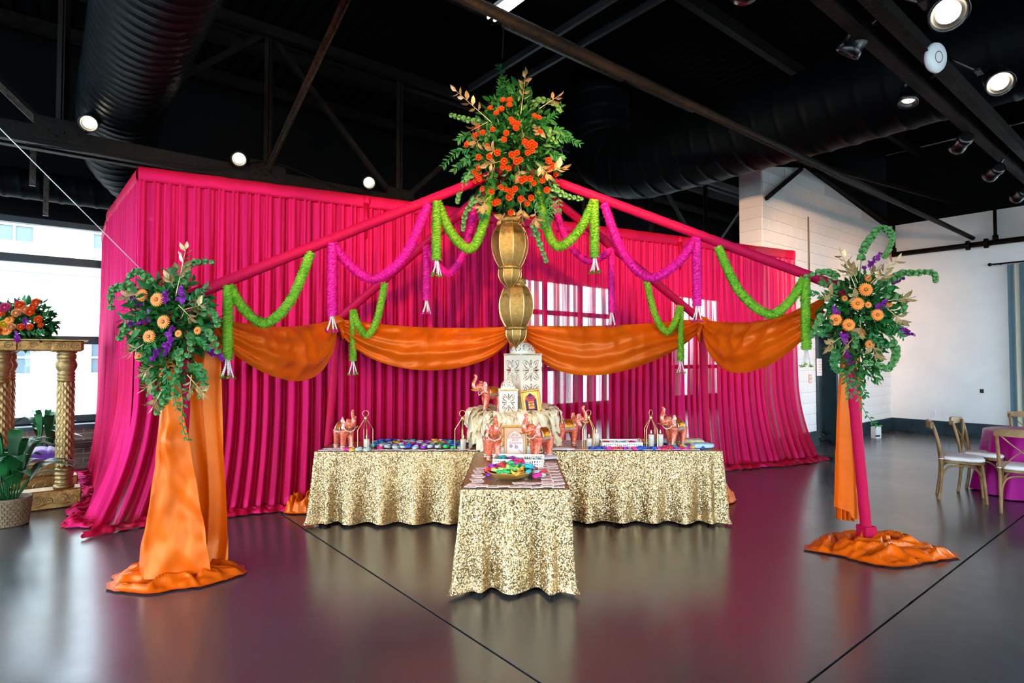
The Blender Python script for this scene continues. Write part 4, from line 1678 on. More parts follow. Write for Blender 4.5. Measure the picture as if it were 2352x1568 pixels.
def cut_lantern(name, label, pos, rz, w, h, body_frac, res, dome=True, boxes=1):
    root = thing(name, label, 'lantern', pos, rz, group='ivory cut-metal lanterns')
    hb = h * body_frac
    band = hb * .10

    def mask(u, v):
        z = (v + 1) / 2 * hb
        if z < band or z > hb - band * .5:
            return False
        zz = z - band
        hz = hb - 1.5 * band
        cell = w
        if hz / cell > 1.55:
            # lower flower square, upper flower square
            k = int(zz / (hz / 2))
            vv = (zz - k * hz / 2) / (hz / 2) * 2 - 1
        else:
            vv = zz / hz * 2 - 1
        return floral(u * 1.08, vv)
    pm = cut_panel(w, hb, res, mask).mesh('side_panel', 'ivory')
    for k in range(4):
        a = k * math.pi / 2
        o = place('side_panel', pm, root, loc=(math.sin(a) * w / 2, -math.cos(a) * w / 2, 0), rot=(0, 0, a))
        md = o.modifiers.new('thick', 'SOLIDIFY')
        md.thickness = 0.006
        md.offset = 0
    for sx in (-1, 1):
        for sy in (-1, 1):
            q = MB()
            q.box((sx * w / 2, sy * w / 2, hb / 2), (.014, .014, hb))
            q.build('corner_post', 'ivory', root)
    q = MB()
    q.box((0, 0, .008), (w + .02, w + .02, .016))
    q.build('base_plate', 'ivory', root)
    q = MB()
    q.bevbox((0, 0, hb + .010), (w + .025, w + .025, .022), .005)
    cp = q.build('cornice', 'ivory', root)
    q = MB()
    n = 14
    for k in range(4):
        a = k * math.pi / 2
        for i in range(n):
            x = -w / 2 + w * (i + .5) / n
            p = Matrix.Rotation(a, 3, 'Z') @ Vector((x, -(w + .03) / 2, hb + .010))
            q.sphere(p, .006, 6, 4)
    tag(q.build('bead_trim', 'gold_wire', cp), kind='stuff')
    hd_ = h - hb
    q = MB()
    rd = w * .46
    nd = 48
    vs, fs = [], []
    for j in range(15):
        th = math.pi / 2 * j / 15
        for i in range(nd):
            an = 2 * math.pi * i / nd
            sq = 1.0 / max(abs(math.cos(an)), abs(math.sin(an))) ** .25
            vs.append((rd * math.cos(th) ** .85 * math.cos(an) * sq, rd * math.cos(th) ** .85 * math.sin(an) * sq, hb + .02 + hd_ * .82 * math.sin(th)))
    for j in range(14):
        for i in range(nd):
            u = ((i / nd * 8) % 1) * 2 - 1
            v = (j + .5) / 10 * 2 - 1.1
            rr_ = math.hypot(u, v * 1.0)
            hole = (.42 < rr_ < .78 and abs(math.sin(4 * math.atan2(v, u))) > .38) or rr_ < .16
            if not (hole and j < 11):
                fs.append((j * nd + i, j * nd + (i + 1) % nd, (j + 1) * nd + (i + 1) % nd, (j + 1) * nd + i))
    fs.append(tuple(14 * nd + i for i in range(nd)))
    q.add(vs, fs)
    q.build('dome', 'ivory', root)
    q = MB()
    q.sphere((0, 0, h - hd_ * .12), .016, 8, 6)
    q.tube([(0.022 * math.cos(i * math.pi / 6), 0, h + .012 + .022 * math.sin(i * math.pi / 6)) for i in range(12)], .003, 5, closed=True)
    q.build('finial_ring', 'gold_wire', root)
    # square wax core standing behind the cut-outs
    q = MB()
    q.box((0, 0, hb * .45), (w * .12, w * .12, hb * .55))
    q.build('candle_core', 'wax', root)
    return root


cut_lantern('moroccan_lantern', 'tall ivory cut-metal lantern standing highest on the riser', (0.115, 6.17, RZT - .01), math.radians(38), 0.27, 0.74, .80, 46)
cut_lantern('moroccan_lantern', 'small ivory cut-metal lantern with dome in front of the tall one', (-0.04, 5.84, RZT - .01), math.radians(4), 0.165, 0.35, .68, 36)


# ---- picture frames
def text_mesh(body, size, mat, parent, loc, rot, shear=0.0, bold=0.0, name='lettering'):
    cu = bpy.data.curves.new(name, 'FONT')
    cu.body = body
    cu.size = size
    cu.align_x = 'CENTER'
    cu.align_y = 'CENTER'
    cu.shear = shear
    cu.extrude = 0.0004
    cu.offset = bold
    cu.resolution_u = 3
    cu.materials.append(M[mat] if isinstance(mat, str) else mat)
    t_ = bpy.data.objects.new('tmp_text', cu)
    C.objects.link(t_)
    me = bpy.data.meshes.new_from_object(t_.evaluated_get(bpy.context.evaluated_depsgraph_get()))
    bpy.data.objects.remove(t_)
    me.name = name
    o = bpy.data.objects.new(name, me)
    C.objects.link(o)
    o.parent = parent
    o.location = loc
    o.rotation_euler = rot
    return o


def arch_poly(w, h, steps, y, notch=.14):
    """flat pointed arch standing in xz at depth y"""
    pts = [(-w / 2, 0), (w / 2, 0), (w / 2, h * .62)]
    for i in range(1, 7):
        a = i / 6
        pts.append((w / 2 * (1 - notch * a * a), h * .62 + h * .06 * math.sin(a * math.pi / 2)))
    x0, z0 = pts[-1]
    for i in range(1, 10):
        a = i / 9
        pts.append((x0 * math.cos(a * math.pi / 2) ** .9, z0 + (h - z0) * (a ** 1.25 if a > .75 else math.sin(a * 1.05))))
    left = [(-x, z) for x, z in reversed(pts[2:-1])]
    allp = pts + left
    q = MB()
    q.add([(x, y, z) for x, z in allp], [tuple(range(len(allp)))])
    return q


def picture_frame(label, pos, rz, w, h, lean, roll, paint):
    root = thing('picture_frame', label, 'picture frame', pos)
    root.rotation_euler = (-lean, roll, rz)
    b = 0.024
    for nm, c, sz in (('frame_rail', (0, 0, b / 2), (w, .022, b)), ('frame_rail', (0, 0, h - b / 2), (w, .022, b)),
                      ('frame_stile', (-w / 2 + b / 2, 0, h / 2), (b, .022, h - 2 * b)), ('frame_stile', (w / 2 - b / 2, 0, h / 2), (b, .022, h - 2 * b))):
        q = MB()
        q.bevbox(c, sz, .005)
        part = q.build(nm, 'gold_frame', root)
        q = MB()
        n = int(max(sz[0], sz[2]) / .012)
        for i in range(n):
            f = (i + .5) / n
            if sz[0] > sz[2]:
                p = (-w / 2 + w * f, -.012, c[2] + (.006 if c[2] > h / 2 else -.006))
            else:
                p = (c[0] + (.006 if c[0] > 0 else -.006), -.012, b + (h - 2 * b) * f)
            q.sphere(p, .005, 6, 4)
        tag(q.build('beading', 'gold_wire', part), kind='stuff')
    q = MB()
    q.box((0, .004, h / 2), (w - 2 * b + .004, .008, h - 2 * b + .004))
    pic = q.build('print', paint['bg'], root)
    iw, ih = w - 2 * b, h - 2 * b
    for k, (sw, sh, mt) in enumerate(paint['arches']):
        q = arch_poly(iw * sw, ih * sh, 8, -.0015 - .0006 * k)
        o = q.build('printed_arch', mt, pic)
        o.location = (0, 0, b + ih * paint.get('arch_z', .03) + k * ih * .008)
    for (tx, sz, zz, mt, sh, bo) in paint['text']:
        text_mesh(tx, sz, mt, pic, (0, -.0042, b + ih * zz), (math.pi / 2, 0, 0), sh, bo)
    for (nm, pts, mt) in paint['marks']:
        q = MB()
        q.add([(x * iw / 2, -.0046, b + ih * z) for x, z in pts], [tuple(range(len(pts)))])
        q.build(nm, mt, pic)
    q = MB()
    q.box((0, .07, h * .32), (.05, .006, h * .66), rot=Matrix.Rotation(.38, 3, 'X'))
    q.build('easel_back', 'gold_frame', root)
    return root


def circ(cx, cz, r, asp, n=18):
    return [(cx + r * math.cos(2 * math.pi * i / n), cz + r * asp * math.sin(2 * math.pi * i / n)) for i in range(n)]


M['print_peach'] = pbr('peach_print', '#f8d6b0', .7)
M['print_cream'] = pbr('cream_print', '#fffcf6', .7)
M['print_rose'] = pbr('rose_print', '#c98a88', .7)
M['print_lilac'] = pbr('lilac_print', '#a79fc4', .7)
M['print_pink'] = pbr('pale_pink_print', '#eebcc0', .7)
M['print_yellow'] = pbr('yellow_print', '#e6c862', .7)
M['print_navy'] = pbr('indigo_print', '#231a52', .7)
M['print_red'] = pbr('red_print', '#d8423c', .7)
M['print_orange'] = pbr('orange_print', '#e2701f', .7)
f1 = at(1183, 1046, 5.40)
picture_frame('gold framed peach sign with lettering on the front table', (f1.x, f1.y, TZ + .003), 0.03, 0.245, 0.285, .12, 0.0, {
    'bg': 'print_peach', 'arches': [(.80, .93, 'print_rose'), (.76, .905, 'print_cream')], 'arch_z': .0,
    'text': [('Bole', .034, .735, 'print_rose', .35, 0), ('Chudiyan', .034, .635, 'print_rose', .35, 0), ('Bole', .034, .53, 'print_rose', .35, 0), ('Kangana', .034, .43, 'print_rose', .35, 0)],
    'marks': [('printed_bangle', circ(-.38, .30, .17, .42), 'print_lilac'), ('printed_bangle', circ(.12, .27, .17, .42), 'print_lilac'), ('printed_bangle_eye', circ(.12, .27, .07, .42), 'print_cream'),
              ('printed_handle', [(.18, .22), (.28, .2), (.76, .03), (.55, .02)], 'print_pink')]})
f2 = at(1219, 948, 5.80)
picture_frame('gold framed yellow and indigo sign leaning on the ruffled riser', (f2.x + .02, f2.y, RZT - .005), 0.05, 0.20, 0.25, .22, -0.13, {
    'bg': 'print_yellow', 'arches': [(.76, .93, 'print_red'), (.71, .90, 'print_navy')], 'arch_z': .02,
    'text': [('Sorority', .030, .735, 'print_red', 0, .0008), ('Bazaar', .034, .625, 'print_red', 0, .0008)],
    'marks': [('printed_awning', [(-.42, .44), (.42, .44), (.42, .54), (-.42, .54)], 'print_orange'), ('printed_stall', [(-.38, .32), (-.14, .32), (-.14, .41), (-.38, .41)], 'print_yellow'),
              ('printed_stall', [(-.1, .32), (.12, .32), (.12, .41), (-.1, .41)], 'print_orange'), ('printed_stall', [(.16, .32), (.38, .32), (.38, .41), (.16, .41)], 'print_yellow'),
              ('printed_counter', [(-.42, .14), (.42, .14), (.42, .30), (-.42, .30)], 'print_orange'), ('printed_panel', [(-.28, .17), (.28, .17), (.28, .26), (-.28, .26)], 'print_yellow')]})


# ---- elephants
M['ele'] = pbr('coral_lacquer', '#cf4f36', .22, metal=.25, col2='#e98468', scale=55, coat=.5, detail=6)
M['ele_ear'] = pbr('pale_coral_lacquer', '#e07a62', .25, metal=.2, col2='#f3b8a6', scale=60, coat=.4)
M['ele_saddle'] = mat_sequin('amber_saddle', '#c2540e', '#f2a22a', 160, .3, .5)
M['ele_silver'] = pbr('silver_trim', '#c9c4bd', .35, metal=.7, col2='#8d867d', scale=120)
M['tusk'] = pbr('gold_tusk', '#e2a64a', .3, metal=.3)
M['eye_white'] = pbr('painted_eye_white', '#f2eee8', .3)
M['eye_black'] = pbr('painted_eye_black', '#0c0a0a', .2)


def elephant_body():
    q = MB()
    q.sphere((-.015, 0, .205), 1, 20, 14, (.108, .066, .068))
    q.sphere((.062, 0, .215), 1, 16, 12, (.058, .058, .066))
    q.sphere((-.085, 0, .20), 1, 16, 12, (.052, .06, .06))
    q.tube([(.07, 0, .225), (.105, 0, .262), (.125, 0, .272)], [.055, .052, .045], 14)
    q.sphere((.132, 0, .275), 1, 16, 12, (.052, .046, .046))
    q.sphere((.128, .018, .306), 1, 12, 8, (.028, .022, .018))
    q.sphere((.128, -.018, .306), 1, 12, 8, (.028, .022, .018))
    q.sphere((.150, 0, .247), 1, 12, 8, (.034, .022, .015))
    tr = catmull([(.155, 0, .268), (.188, 0, .262), (.208, 0, .285), (.207, 0, .322), (.190, 0, .356), (.178, 0, .385), (.190, 0, .405), (.203, 0, .401)], 5)
    n = len(tr)
    q.tube(tr, [lerp(.034, .0125, (i / (n - 1)) ** .7) for i in range(n)], 12)
    for (x, y, fx) in ((.068, .036, .088), (.062, -.036, .052), (-.083, .036, -.070), (-.088, -.036, -.104)):
        q.tube([(x, y, .20), (x * .98 + fx * .02, y, .14), (lerp(x, fx, .6), y, .08), (fx, y, .03), (fx + .003, y, .002)], [.043, .035, .028, .0255, .0285], 12)
    q.tube(catmull([(-.132, 0, .225), (-.150, 0, .20), (-.158, 0, .16), (-.166, 0, .12)], 4), [.012, .011, .011, .01, .009, .009, .008, .008, .007, .007, .007, .008, .012], 8)
    me = q.mesh('elephant_body_raw', 'ele', True)
    o = bpy.data.objects.new('tmp_body', me)
    C.objects.link(o)
    md = o.modifiers.new('r', 'REMESH')
    md.mode = 'VOXEL'
    md.voxel_size = 0.0055
    md.use_smooth_shade = True
    ms = o.modifiers.new('s', 'SMOOTH')
    ms.factor = .6
    ms.iterations = 5
    dg = bpy.context.evaluated_depsgraph_get()
    out = bpy.data.meshes.new_from_object(o.evaluated_get(dg))
    out.name = 'elephant_body'
    out.polygons.foreach_set('use_smooth', [True] * len(out.polygons))
    bpy.data.objects.remove(o)
    return out


def make_elephant():
    root = thing('elephant_figurine', 'x', 'figurine', (0, 0, 0))
    place('body', elephant_body(), root)
    for sgn in (-1, 1):
        def ear(u, v):
            an = lerp(-2.1, 1.7, u)
            r = v * (.064 + .008 * math.sin(u * 9)) * (1.15 if abs(an) < 1 else .95)
            x = .112 - .62 * r * math.cos(an) * .9
            z = .282 + r * math.sin(an) * .95 - .008
            y = sgn * (.040 + .030 * v + .006 * math.sin(u * 22) * v)
            return (x, y, z)
        q = MB()
        q.grid(ear, 26, 6)
        o = q.build('ear', 'ele_ear', root, smooth=True)
        md = o.modifiers.new('thick', 'SOLIDIFY')
        md.thickness = .007
        q = MB()
        tk = catmull([(.160, sgn * .028, .252), (.182, sgn * .036, .240), (.206, sgn * .038, .240), (.226, sgn * .036, .250)], 4)
        q.tube(tk, [lerp(.0105, .004, i / (len(tk) - 1)) for i in range(len(tk))], 8)
        q.build('tusk', 'tusk', root, smooth=True)
        q = MB()
        q.sphere((.158, sgn * .037, .284), .0075, 8, 6)
        e = q.build('eye', 'eye_white', root, smooth=True)
        q = MB()
        q.sphere((.161, sgn * .0405, .2845), .0048, 8, 6)
        q.build('pupil', 'eye_black', e, smooth=True)

    def sad(u, v):
        an = lerp(-1.75, 1.75, u)
        x = lerp(-.062, .038, v)
        ry, rz = .0705, .0725
        k = 1.0 if .05 < v < .95 else .97
        return (x, ry * math.sin(an) * k, .205 + rz * math.cos(an) * k + .005 * math.sin(v * math.pi))
    q = MB()
    q.grid(sad, 24, 8)
    o = q.build('saddle_blanket', 'ele_saddle', root, smooth=True)
    md = o.modifiers.new('thick', 'SOLIDIFY')
    md.thickness = .006
    md.offset = 1
    q = MB()
    rim = [sad(u / 24, 0) for u in range(25)] + [sad(1, v / 6) for v in range(1, 7)] + [sad(1 - u / 24, 1) for u in range(1, 25)] + [sad(0, 1 - v / 6) for v in range(1, 7)]
    q.tube(rim, .006, 6, closed=True)
    q.build('silver_border', 'ele_silver', o, smooth=True)
    q = MB()
    for sgn in (0, 1):
        for i in range(11):
            p = Vector(sad(sgn, i / 10))
            q.tube([p, p + Vector((0, 0, -.018))], .0035, 5)
    tag(q.build('fringe', 'ele_silver', o), kind='stuff')
    q = MB()
    nk = [(lerp(.098, .128, .5 - .5 * math.cos(a)) - (.018 if math.cos(a) > 0 else 0) + .012, .060 * math.sin(a), .245 + .042 * math.cos(a) - .012) for a in [i * 2 * math.pi / 24 for i in range(24)]]
    q.tube(nk, .0036, 6, closed=True)
    o = q.build('necklace', 'eye_white', root, smooth=True)
    q = MB()
    q.sphere((.142, 0, .182), .008, 8, 6)
    q.build('pendant', 'tusk', o, smooth=True)
    for (x, y) in ((.088, .036), (.052, -.036), (-.070, .036), (-.104, -.036)):
        q = MB()
        q.lathe([(.0285, .026), (.0315, .029), (.0315, .040), (.0285, .043)], 14, (x, y, 0), capb=False, capt=False)
        q.build('anklet', 'ele_silver', root, smooth=True)
        for k in range(3):
            q = MB()
            q.sphere((x + .027, y + (k - 1) * .013, .008), .0062, 6, 4)
            q.build('toenail', 'tusk', root, smooth=True)
    return root


el0 = make_elephant()
ELE = [
    (790, 1028, 5.84, -48, .98, TZ, 'coral lacquered elephant figurine at the left end of the left table'),
    (1128, 944, 5.99, 205, .93, RZT, 'coral elephant figurine standing on the ruffled riser, facing left'),
    (1130, 1050, 5.24, -78, 1.0, TZ, 'coral elephant figurine on front table left of the peach sign'),
    (1242, 1047, 5.30, 222, 1.0, TZ, 'coral elephant figurine on front table right of the peach sign'),
    (1304, 1026, 6.02, 22, 1.0, TZ, 'coral elephant figurine beside the riser facing right toward the candle lantern'),
    (1552, 1026, 6.02, 215, 1.0, TZ, 'coral elephant figurine at right end of right table among pouches'),
]
for i, (px, py, dep, deg, scl, z, lb) in enumerate(ELE):
    e = el0 if i == 0 else copy_tree(el0)
    p = at(px, py, dep)
    e.location = (p.x, p.y, z + .003)
    e.rotation_euler = (0, 0, math.radians(deg))
    e.scale = (scl,) * 3
    tag(e, lb, 'figurine', 'coral elephant figurines')


# ---- candles in glass cylinders and wire lanterns
def make_candle(h_glass, h_wax, r, lit=True):
    root = thing('glass_candle', 'x', 'candle')
    q = MB()
    q.lathe([(r, 0.0), (r, h_glass), (r - .003, h_glass), (r - .003, .004)], 18, capb=True, capt=True)
    q.build('glass_cylinder', 'clear_glass', root, smooth=True)
    q = MB()
    q.lathe([(r - .006, .006), (r - .006, h_wax - .004), (r - .010, h_wax), (.001, h_wax - .003)], 18, capt=False)
    wx = q.build('candle_wax', 'wax', root, smooth=True)
    q = MB()
    q.tube([(0, 0, h_wax - .004), (.001, 0, h_wax + .012)], .0015, 5)
    q.build('wick', 'eye_black', wx)
    if lit:
        q = MB()
        q.lathe([(.001, h_wax + .008), (.006, h_wax + .018), (.005, h_wax + .026), (.001, h_wax + .042)], 10, capb=False, capt=False)
        q.build('flame', 'flame', wx, smooth=True)
    return root


c_tall = make_candle(.20, .145, .034)
c_low = make_candle(.15, .105, .034)
CAND = [(842, 1034, 5.80, 1, 'glass candle inside the left table wire lantern nearer the elephant'),
        (1064, 1034, 5.80, 1, 'glass candle inside the wire lantern beside the riser on left table'),
        (1353, 1034, 5.86, 1, 'low glass candle inside the right table wire lantern near the elephant'),
        (1370, 1030, 5.95, 0, 'glass candle standing just right of the first right-hand wire lantern'),
        (1496, 1034, 5.86, 0, 'glass candle inside the wire lantern near the right-end elephant'),
        (1517, 1032, 5.88, 0, 'glass candle between the last wire lantern and the right-end elephant'),
        (1151, 1052, 5.32, 1, 'lit glass candle at the lower left of the peach sign'),
        (1217, 1048, 5.36, 1, 'glass candle at the lower right of the peach sign')]
used = {0: False, 1: False}
for px, py, dep, lo_, lb in CAND:
    src = c_low if lo_ else c_tall
    o = src if not used[lo_] else copy_tree(src)
    used[lo_] = True
    p = at(px, py, dep)
    o.location = (p.x, p.y, TZ + .002)
    tag(o, lb, 'candle', 'glass cylinder candles')


def make_wire():
    root = thing('wire_lantern', 'x', 'lantern')
    w, hs, ht = .075, .20, .30
    for sx, sy in ((-1, 0), (1, 0), (0, -1), (0, 1)):
        q = MB()
        q.tube([(sx * w, sy * w, 0.004), (sx * w, sy * w, hs - .005), (sx * w * .97, sy * w * .97, hs + .004), (sx * .012, sy * .012, ht)], .0042, 6)
        q.build('wire_leg', 'gold_wire', root)
    q = MB()
    q.tube([(-w, 0, .004), (0, -w, .004), (w, 0, .004), (0, w, .004)], .0042, 6, closed=True)
    q.build('wire_base', 'gold_wire', root)
    q = MB()
    q.lathe([(.015, ht - .008), (.017, ht + .012), (.014, ht + .032), (.006, ht + .034)], 14)
    q.build('collar', 'gold_wire', root, smooth=True)
    q = MB()
    q.tube([(.030 * math.cos(i * math.pi / 12), 0, ht + .060 + .030 * math.sin(i * math.pi / 12)) for i in range(24)], .003, 6, closed=True)
    q.build('ring_handle', 'gold_wire', root, smooth=True)
    return root


wl0 = make_wire()
for i, (px, py, dep, rz, lb) in enumerate(((839, 1034, 5.80, .45, 'gold wire lantern beside the left-end elephant'), (1062, 1034, 5.80, .15, 'gold wire lantern on left table next to the riser'),
                                           (1352, 1034, 5.86, .5, 'gold wire lantern on right table next to the riser-side elephant'), (1495, 1034, 5.86, .75, 'gold wire lantern on right table between tray and end elephant'))):
    o = wl0 if i == 0 else copy_tree(wl0)
    p = at(px, py, dep)
    o.location = (p.x, p.y, TZ + .002)
    o.rotation_euler = (0, 0, rz)
    tag(o, lb, 'lantern', 'gold wire lanterns')

# ---- bangles
BCOL = {'teal': '#0f8f9a', 'blue': '#1b3f9e', 'purple': '#7a1f9e', 'magenta': '#d01a7c', 'green': '#1f9a58', 'silver': '#b9d4d6', 'amber': '#d98a2a', 'red': '#b82233', 'lime': '#8fd05a'}
bm_mesh = {}
for cn, hx in BCOL.items():
    mt = pbr(cn + '_bangle_foil', hx, .22, metal=.55, col2=hx if cn == 'silver' else '#' + ''.join('%02x' % min(255, int(int(hx[i:i + 2], 16) * 1.35 + 20)) for i in (1, 3, 5)), scale=60, coat=.3)
    q = MB()
    nseg = 22
    for ring in range(3):
        z = .006 + ring * .0085
        rr_ = .030 + .0015 * (ring % 2)
        q.tube([((rr_ + .001 * math.sin(5 * a + ring)) * math.cos(a), rr_ * math.sin(a), z + .002 * math.sin(2 * a + ring)) for a in [i * 2 * math.pi / nseg for i in range(nseg)]], .0055, 6, closed=True)
    me = q.mesh('bangle_bundle', mt, True)
    bm_mesh[cn] = me
rb = random.Random(21)


def bangle(cn, p, tilt, place_phrase, group):
    o = place('bangle_bundle', bm_mesh[cn], loc=p, rot=(rb.uniform(-tilt, tilt), rb.uniform(-tilt, tilt), rb.uniform(0, 6.28)), scale=(1.0 * rb.uniform(.9, 1.12),) * 3)
    tag(o, cn + ' bundle of shiny bangles ' + place_phrase, 'bangles', group)
    return o


GROUPED = {}


def nth(k):
    w_ = ['first', 'second', 'third', 'fourth', 'fifth', 'sixth', 'seventh', 'eighth', 'ninth', 'tenth', 'eleventh', 'twelfth']
    if k < 12:
        return w_[k]
    k += 1
    return '%d%s' % (k, 'th' if 10 < k % 100 < 14 else {1: 'st', 2: 'nd', 3: 'rd'}.get(k % 10, 'th'))


def ranked(objs, text, key=lambda o: o.location.x):
    """tell alike neighbours apart by their order from the left"""
    for i, o in enumerate(sorted(objs, key=key)):
        o['label'] = text.format(n=nth(i), c=o['label'].split()[0])


cols = list(BCOL)
# heap on the left table: hues drift along the table as in the photo
hues = [['silver', 'teal', 'silver', 'blue'], ['amber', 'silver', 'blue', 'magenta'], ['silver', 'blue', 'teal', 'magenta'], ['purple', 'silver', 'red', 'purple'], ['amber', 'green', 'purple', 'silver'], ['green', 'teal', 'blue', 'red'], ['green', 'silver', 'amber', 'blue']]
for row in range(7):
    row_objs = []
    y = 5.865 + row * .068
    x = -1.46 + rb.uniform(0, .05) - (.0 if row > 1 else -.12)
    while x < -.50 + .04 * row:
        f = (x + 1.5) / 1.1
        grp = hues[min(6, max(0, int(f * 7)))]
        row_objs.append(bangle(rb.choice(grp), (x, y + rb.uniform(-.015, .015), TZ + .004 + (0.010 if rb.random() < .35 else 0)), .16, 'heaped on the left sequin table', 'bangles heaped on the left table'))
        x += rb.uniform(.062, .085)
    ranked(row_objs, '{c} bangle bundle on left table, {n} from left in the %s row from front' % nth(row))
for px, cn in ((797, 'magenta'), (808, 'amber'), (824, 'silver'), (843, 'silver')):
    p = at(px, 1038, 5.745)
    bangle(cn, (p.x, p.y, TZ + .003), .08, 'at the front edge of the left table', 'bangles at front edge of left table')
# wooden leaf bowl and its heap
BWL = Vector((0.005, 4.42, TZ + .003))
q = MB()
M['bowl'] = pbr('palm_leaf_bowl', '#b5873f', .45, col2='#8f6428', scale=9, bump=.1)


def bowl(u, v):
    an = 2 * math.pi * u
    r = lerp(.055, .150, v) * (1 + .05 * math.sin(an * 6) * v)
    z = .012 + .055 * v ** 2.2 + .006 * math.sin(an * 6) * v
    return (BWL.x - .02 + r * 1.2 * math.cos(an), BWL.y + r * .95 * math.sin(an), BWL.z - .008 + z)


q.grid(bowl, 48, 8, close_u=True)
q.add([(BWL.x - .02, BWL.y, BWL.z + .004)] + [bowl(i / 48, 0) for i in range(48)], [(0, i + 1, (i + 1) % 48 + 1) for i in range(48)])
o = q.build('leaf_bowl', 'bowl', smooth=True)
md = o.modifiers.new('thick', 'SOLIDIFY')
md.thickness = .004
tag(o, 'shallow gold-brown leaf bowl heaped with bangles on the front table', 'bowl')
order = ['magenta', 'green', 'green', 'red', 'purple', 'teal', 'magenta', 'lime', 'silver', 'green', 'amber', 'teal', 'red']
for k in range(44):
    an = k * 2.4
    r = math.sqrt((k + .5) / 44) * .215
    x = BWL.x + .02 + r * 1.02 * math.cos(an)
    y = BWL.y + .03 + r * .62 * math.sin(an)
    inb = math.hypot((x - BWL.x + .02) / 1.2, (y - BWL.y) / .95) < .15
    z = BWL.z + (.045 if inb else .004) + .055 * max(0, 1 - r / .2) + (.012 if k % 3 == 0 else 0)
    bangle(order[k % len(order)], (x, y, z), .55 if inb else .3, 'heaped in and around the leaf bowl', 'bangles in the leaf bowl')


# ---- pierced white trays
M['tray'] = pbr('white_pierced_tray', '#e9e6e4', .5)


def tray(label, pos, rz, lx, ly, h, fill, phrase, group):
    root = thing('pierced_tray', label, 'tray', pos, rz, group='white pierced trays')

    def mask(u, v):
        a = (u * lx / h * 3.2) % 2 - 1
        d = math.hypot(a, v * 1.0)
        return abs(v) < .8 and (.45 < d < .66 or d < .16)
    for k, (w_, ox, oy, a) in enumerate(((lx, 0, -ly / 2, 0), (lx, 0, ly / 2, 0), (ly, -lx / 2, 0, math.pi / 2), (ly, lx / 2, 0, math.pi / 2))):
        o = cut_panel(w_, h, 64, mask).build('tray_side', 'tray', root)
        o.location = (ox, oy, .004)
        o.rotation_euler = (0, 0, a)
        md = o.modifiers.new('thick', 'SOLIDIFY')
        md.thickness = .006
        md.offset = 0
    q = MB()
    q.box((0, 0, .004), (lx, ly, .006))
    q.build('tray_floor', 'tray', root)
    for sx in (-1, 1):
        q = MB()
        q.tube([(sx * lx / 2, -.05, h * .6), (sx * lx / 2, -.045, h + .02), (sx * lx / 2, .045, h + .02), (sx * lx / 2, .05, h * .6)], .004, 6)
        q.build('handle', 'tray', root)
    c, s_ = math.cos(rz), math.sin(rz)
    for i, cn in enumerate(fill):
        n = len(fill)
        cols_ = max(1, int(math.sqrt(n * lx / ly)))
        ix, iy = i % cols_, i // cols_
        rows_ = max(1, math.ceil(n / cols_))
        x = (ix + .5) / cols_ * (lx - .04) - (lx - .04) / 2
        y = (iy + .5) / rows_ * (ly - .04) - (ly - .04) / 2
        bangle(cn, (pos[0] + x * c - y * s_, pos[1] + x * s_ + y * c, pos[2] + .010 + rb.uniform(0, .018)), .3, phrase, group)


tray('white pierced tray of bangles on the front table below the peach sign', (0.06, 5.00, TZ + .003), -0.09, .42, .26, .062,
     ['teal', 'purple', 'silver', 'red', 'blue', 'teal', 'silver', 'red', 'purple', 'teal', 'teal', 'blue', 'red', 'teal', 'silver', 'teal', 'purple', 'teal'], 'in the tray on the front table', 'bangles in the front tray')
tray('white pierced tray of bangles on the right table between wire lanterns', (1.11, 5.96, TZ + .003), 0.0, .40, .24, .062,
     ['green', 'silver', 'purple', 'teal', 'amber', 'magenta', 'green', 'teal', 'red', 'silver', 'teal', 'magenta'], 'in the tray on the right table', 'bangles in the right tray')
for k in range(20):
    x = 1.42 + rb.uniform(-.12, .42)
    bangle(rb.choice(['amber', 'green', 'lime', 'magenta', 'purple', 'red', 'blue', 'amber']), (x, rb.uniform(6.12, 6.36), TZ + .004), .15, 'behind the candles on the right table', 'bangles behind right candles')
for k in range(16):
    x = .78 + k * .062 + rb.uniform(-.02, .02)
    bangle(['blue', 'blue', 'blue', 'magenta', 'red', 'red', 'purple', 'magenta'][k % 8], (x, 5.80 + rb.uniform(-.02, .02), TZ + .003), .1, 'along the front of the right table', 'bangles along right table front')
for k in range(9):
    bangle(['purple', 'magenta', 'green', 'red', 'lime', 'purple', 'amber', 'red', 'blue'][k], (1.55 + .045 * k, 5.86 + rb.uniform(-.03, .06), TZ + .004), .15, 'around the right-end elephant', 'bangles around the right-end elephant')

# ---- little printed cards
q = MB()
q.box((0, 0, .0018), (.088, .056, .0032))
card_me = q.mesh('printed_card', 'paper')
q = MB()
for k in range(2):
    q.add([(-.034 + .036 * k, -.014, .0037), (-.004 + .036 * k, -.014, .0037), (-.004 + .036 * k, .014, .0037), (-.034 + .036 * k, .014, .0037)], [(0, 1, 2, 3)])
print_me = q.mesh('printed_motif', 'paper_print')
rc = random.Random(4)


def card(x, y, z, rz, label, group):
    o = place('printed_card', card_me, loc=(x, y, z + .003), rot=(rc.uniform(-.015, .02), rc.uniform(-.015, .015), rz))
    tag(o, label, 'card', group)
    place('printed_motif', print_me, o)


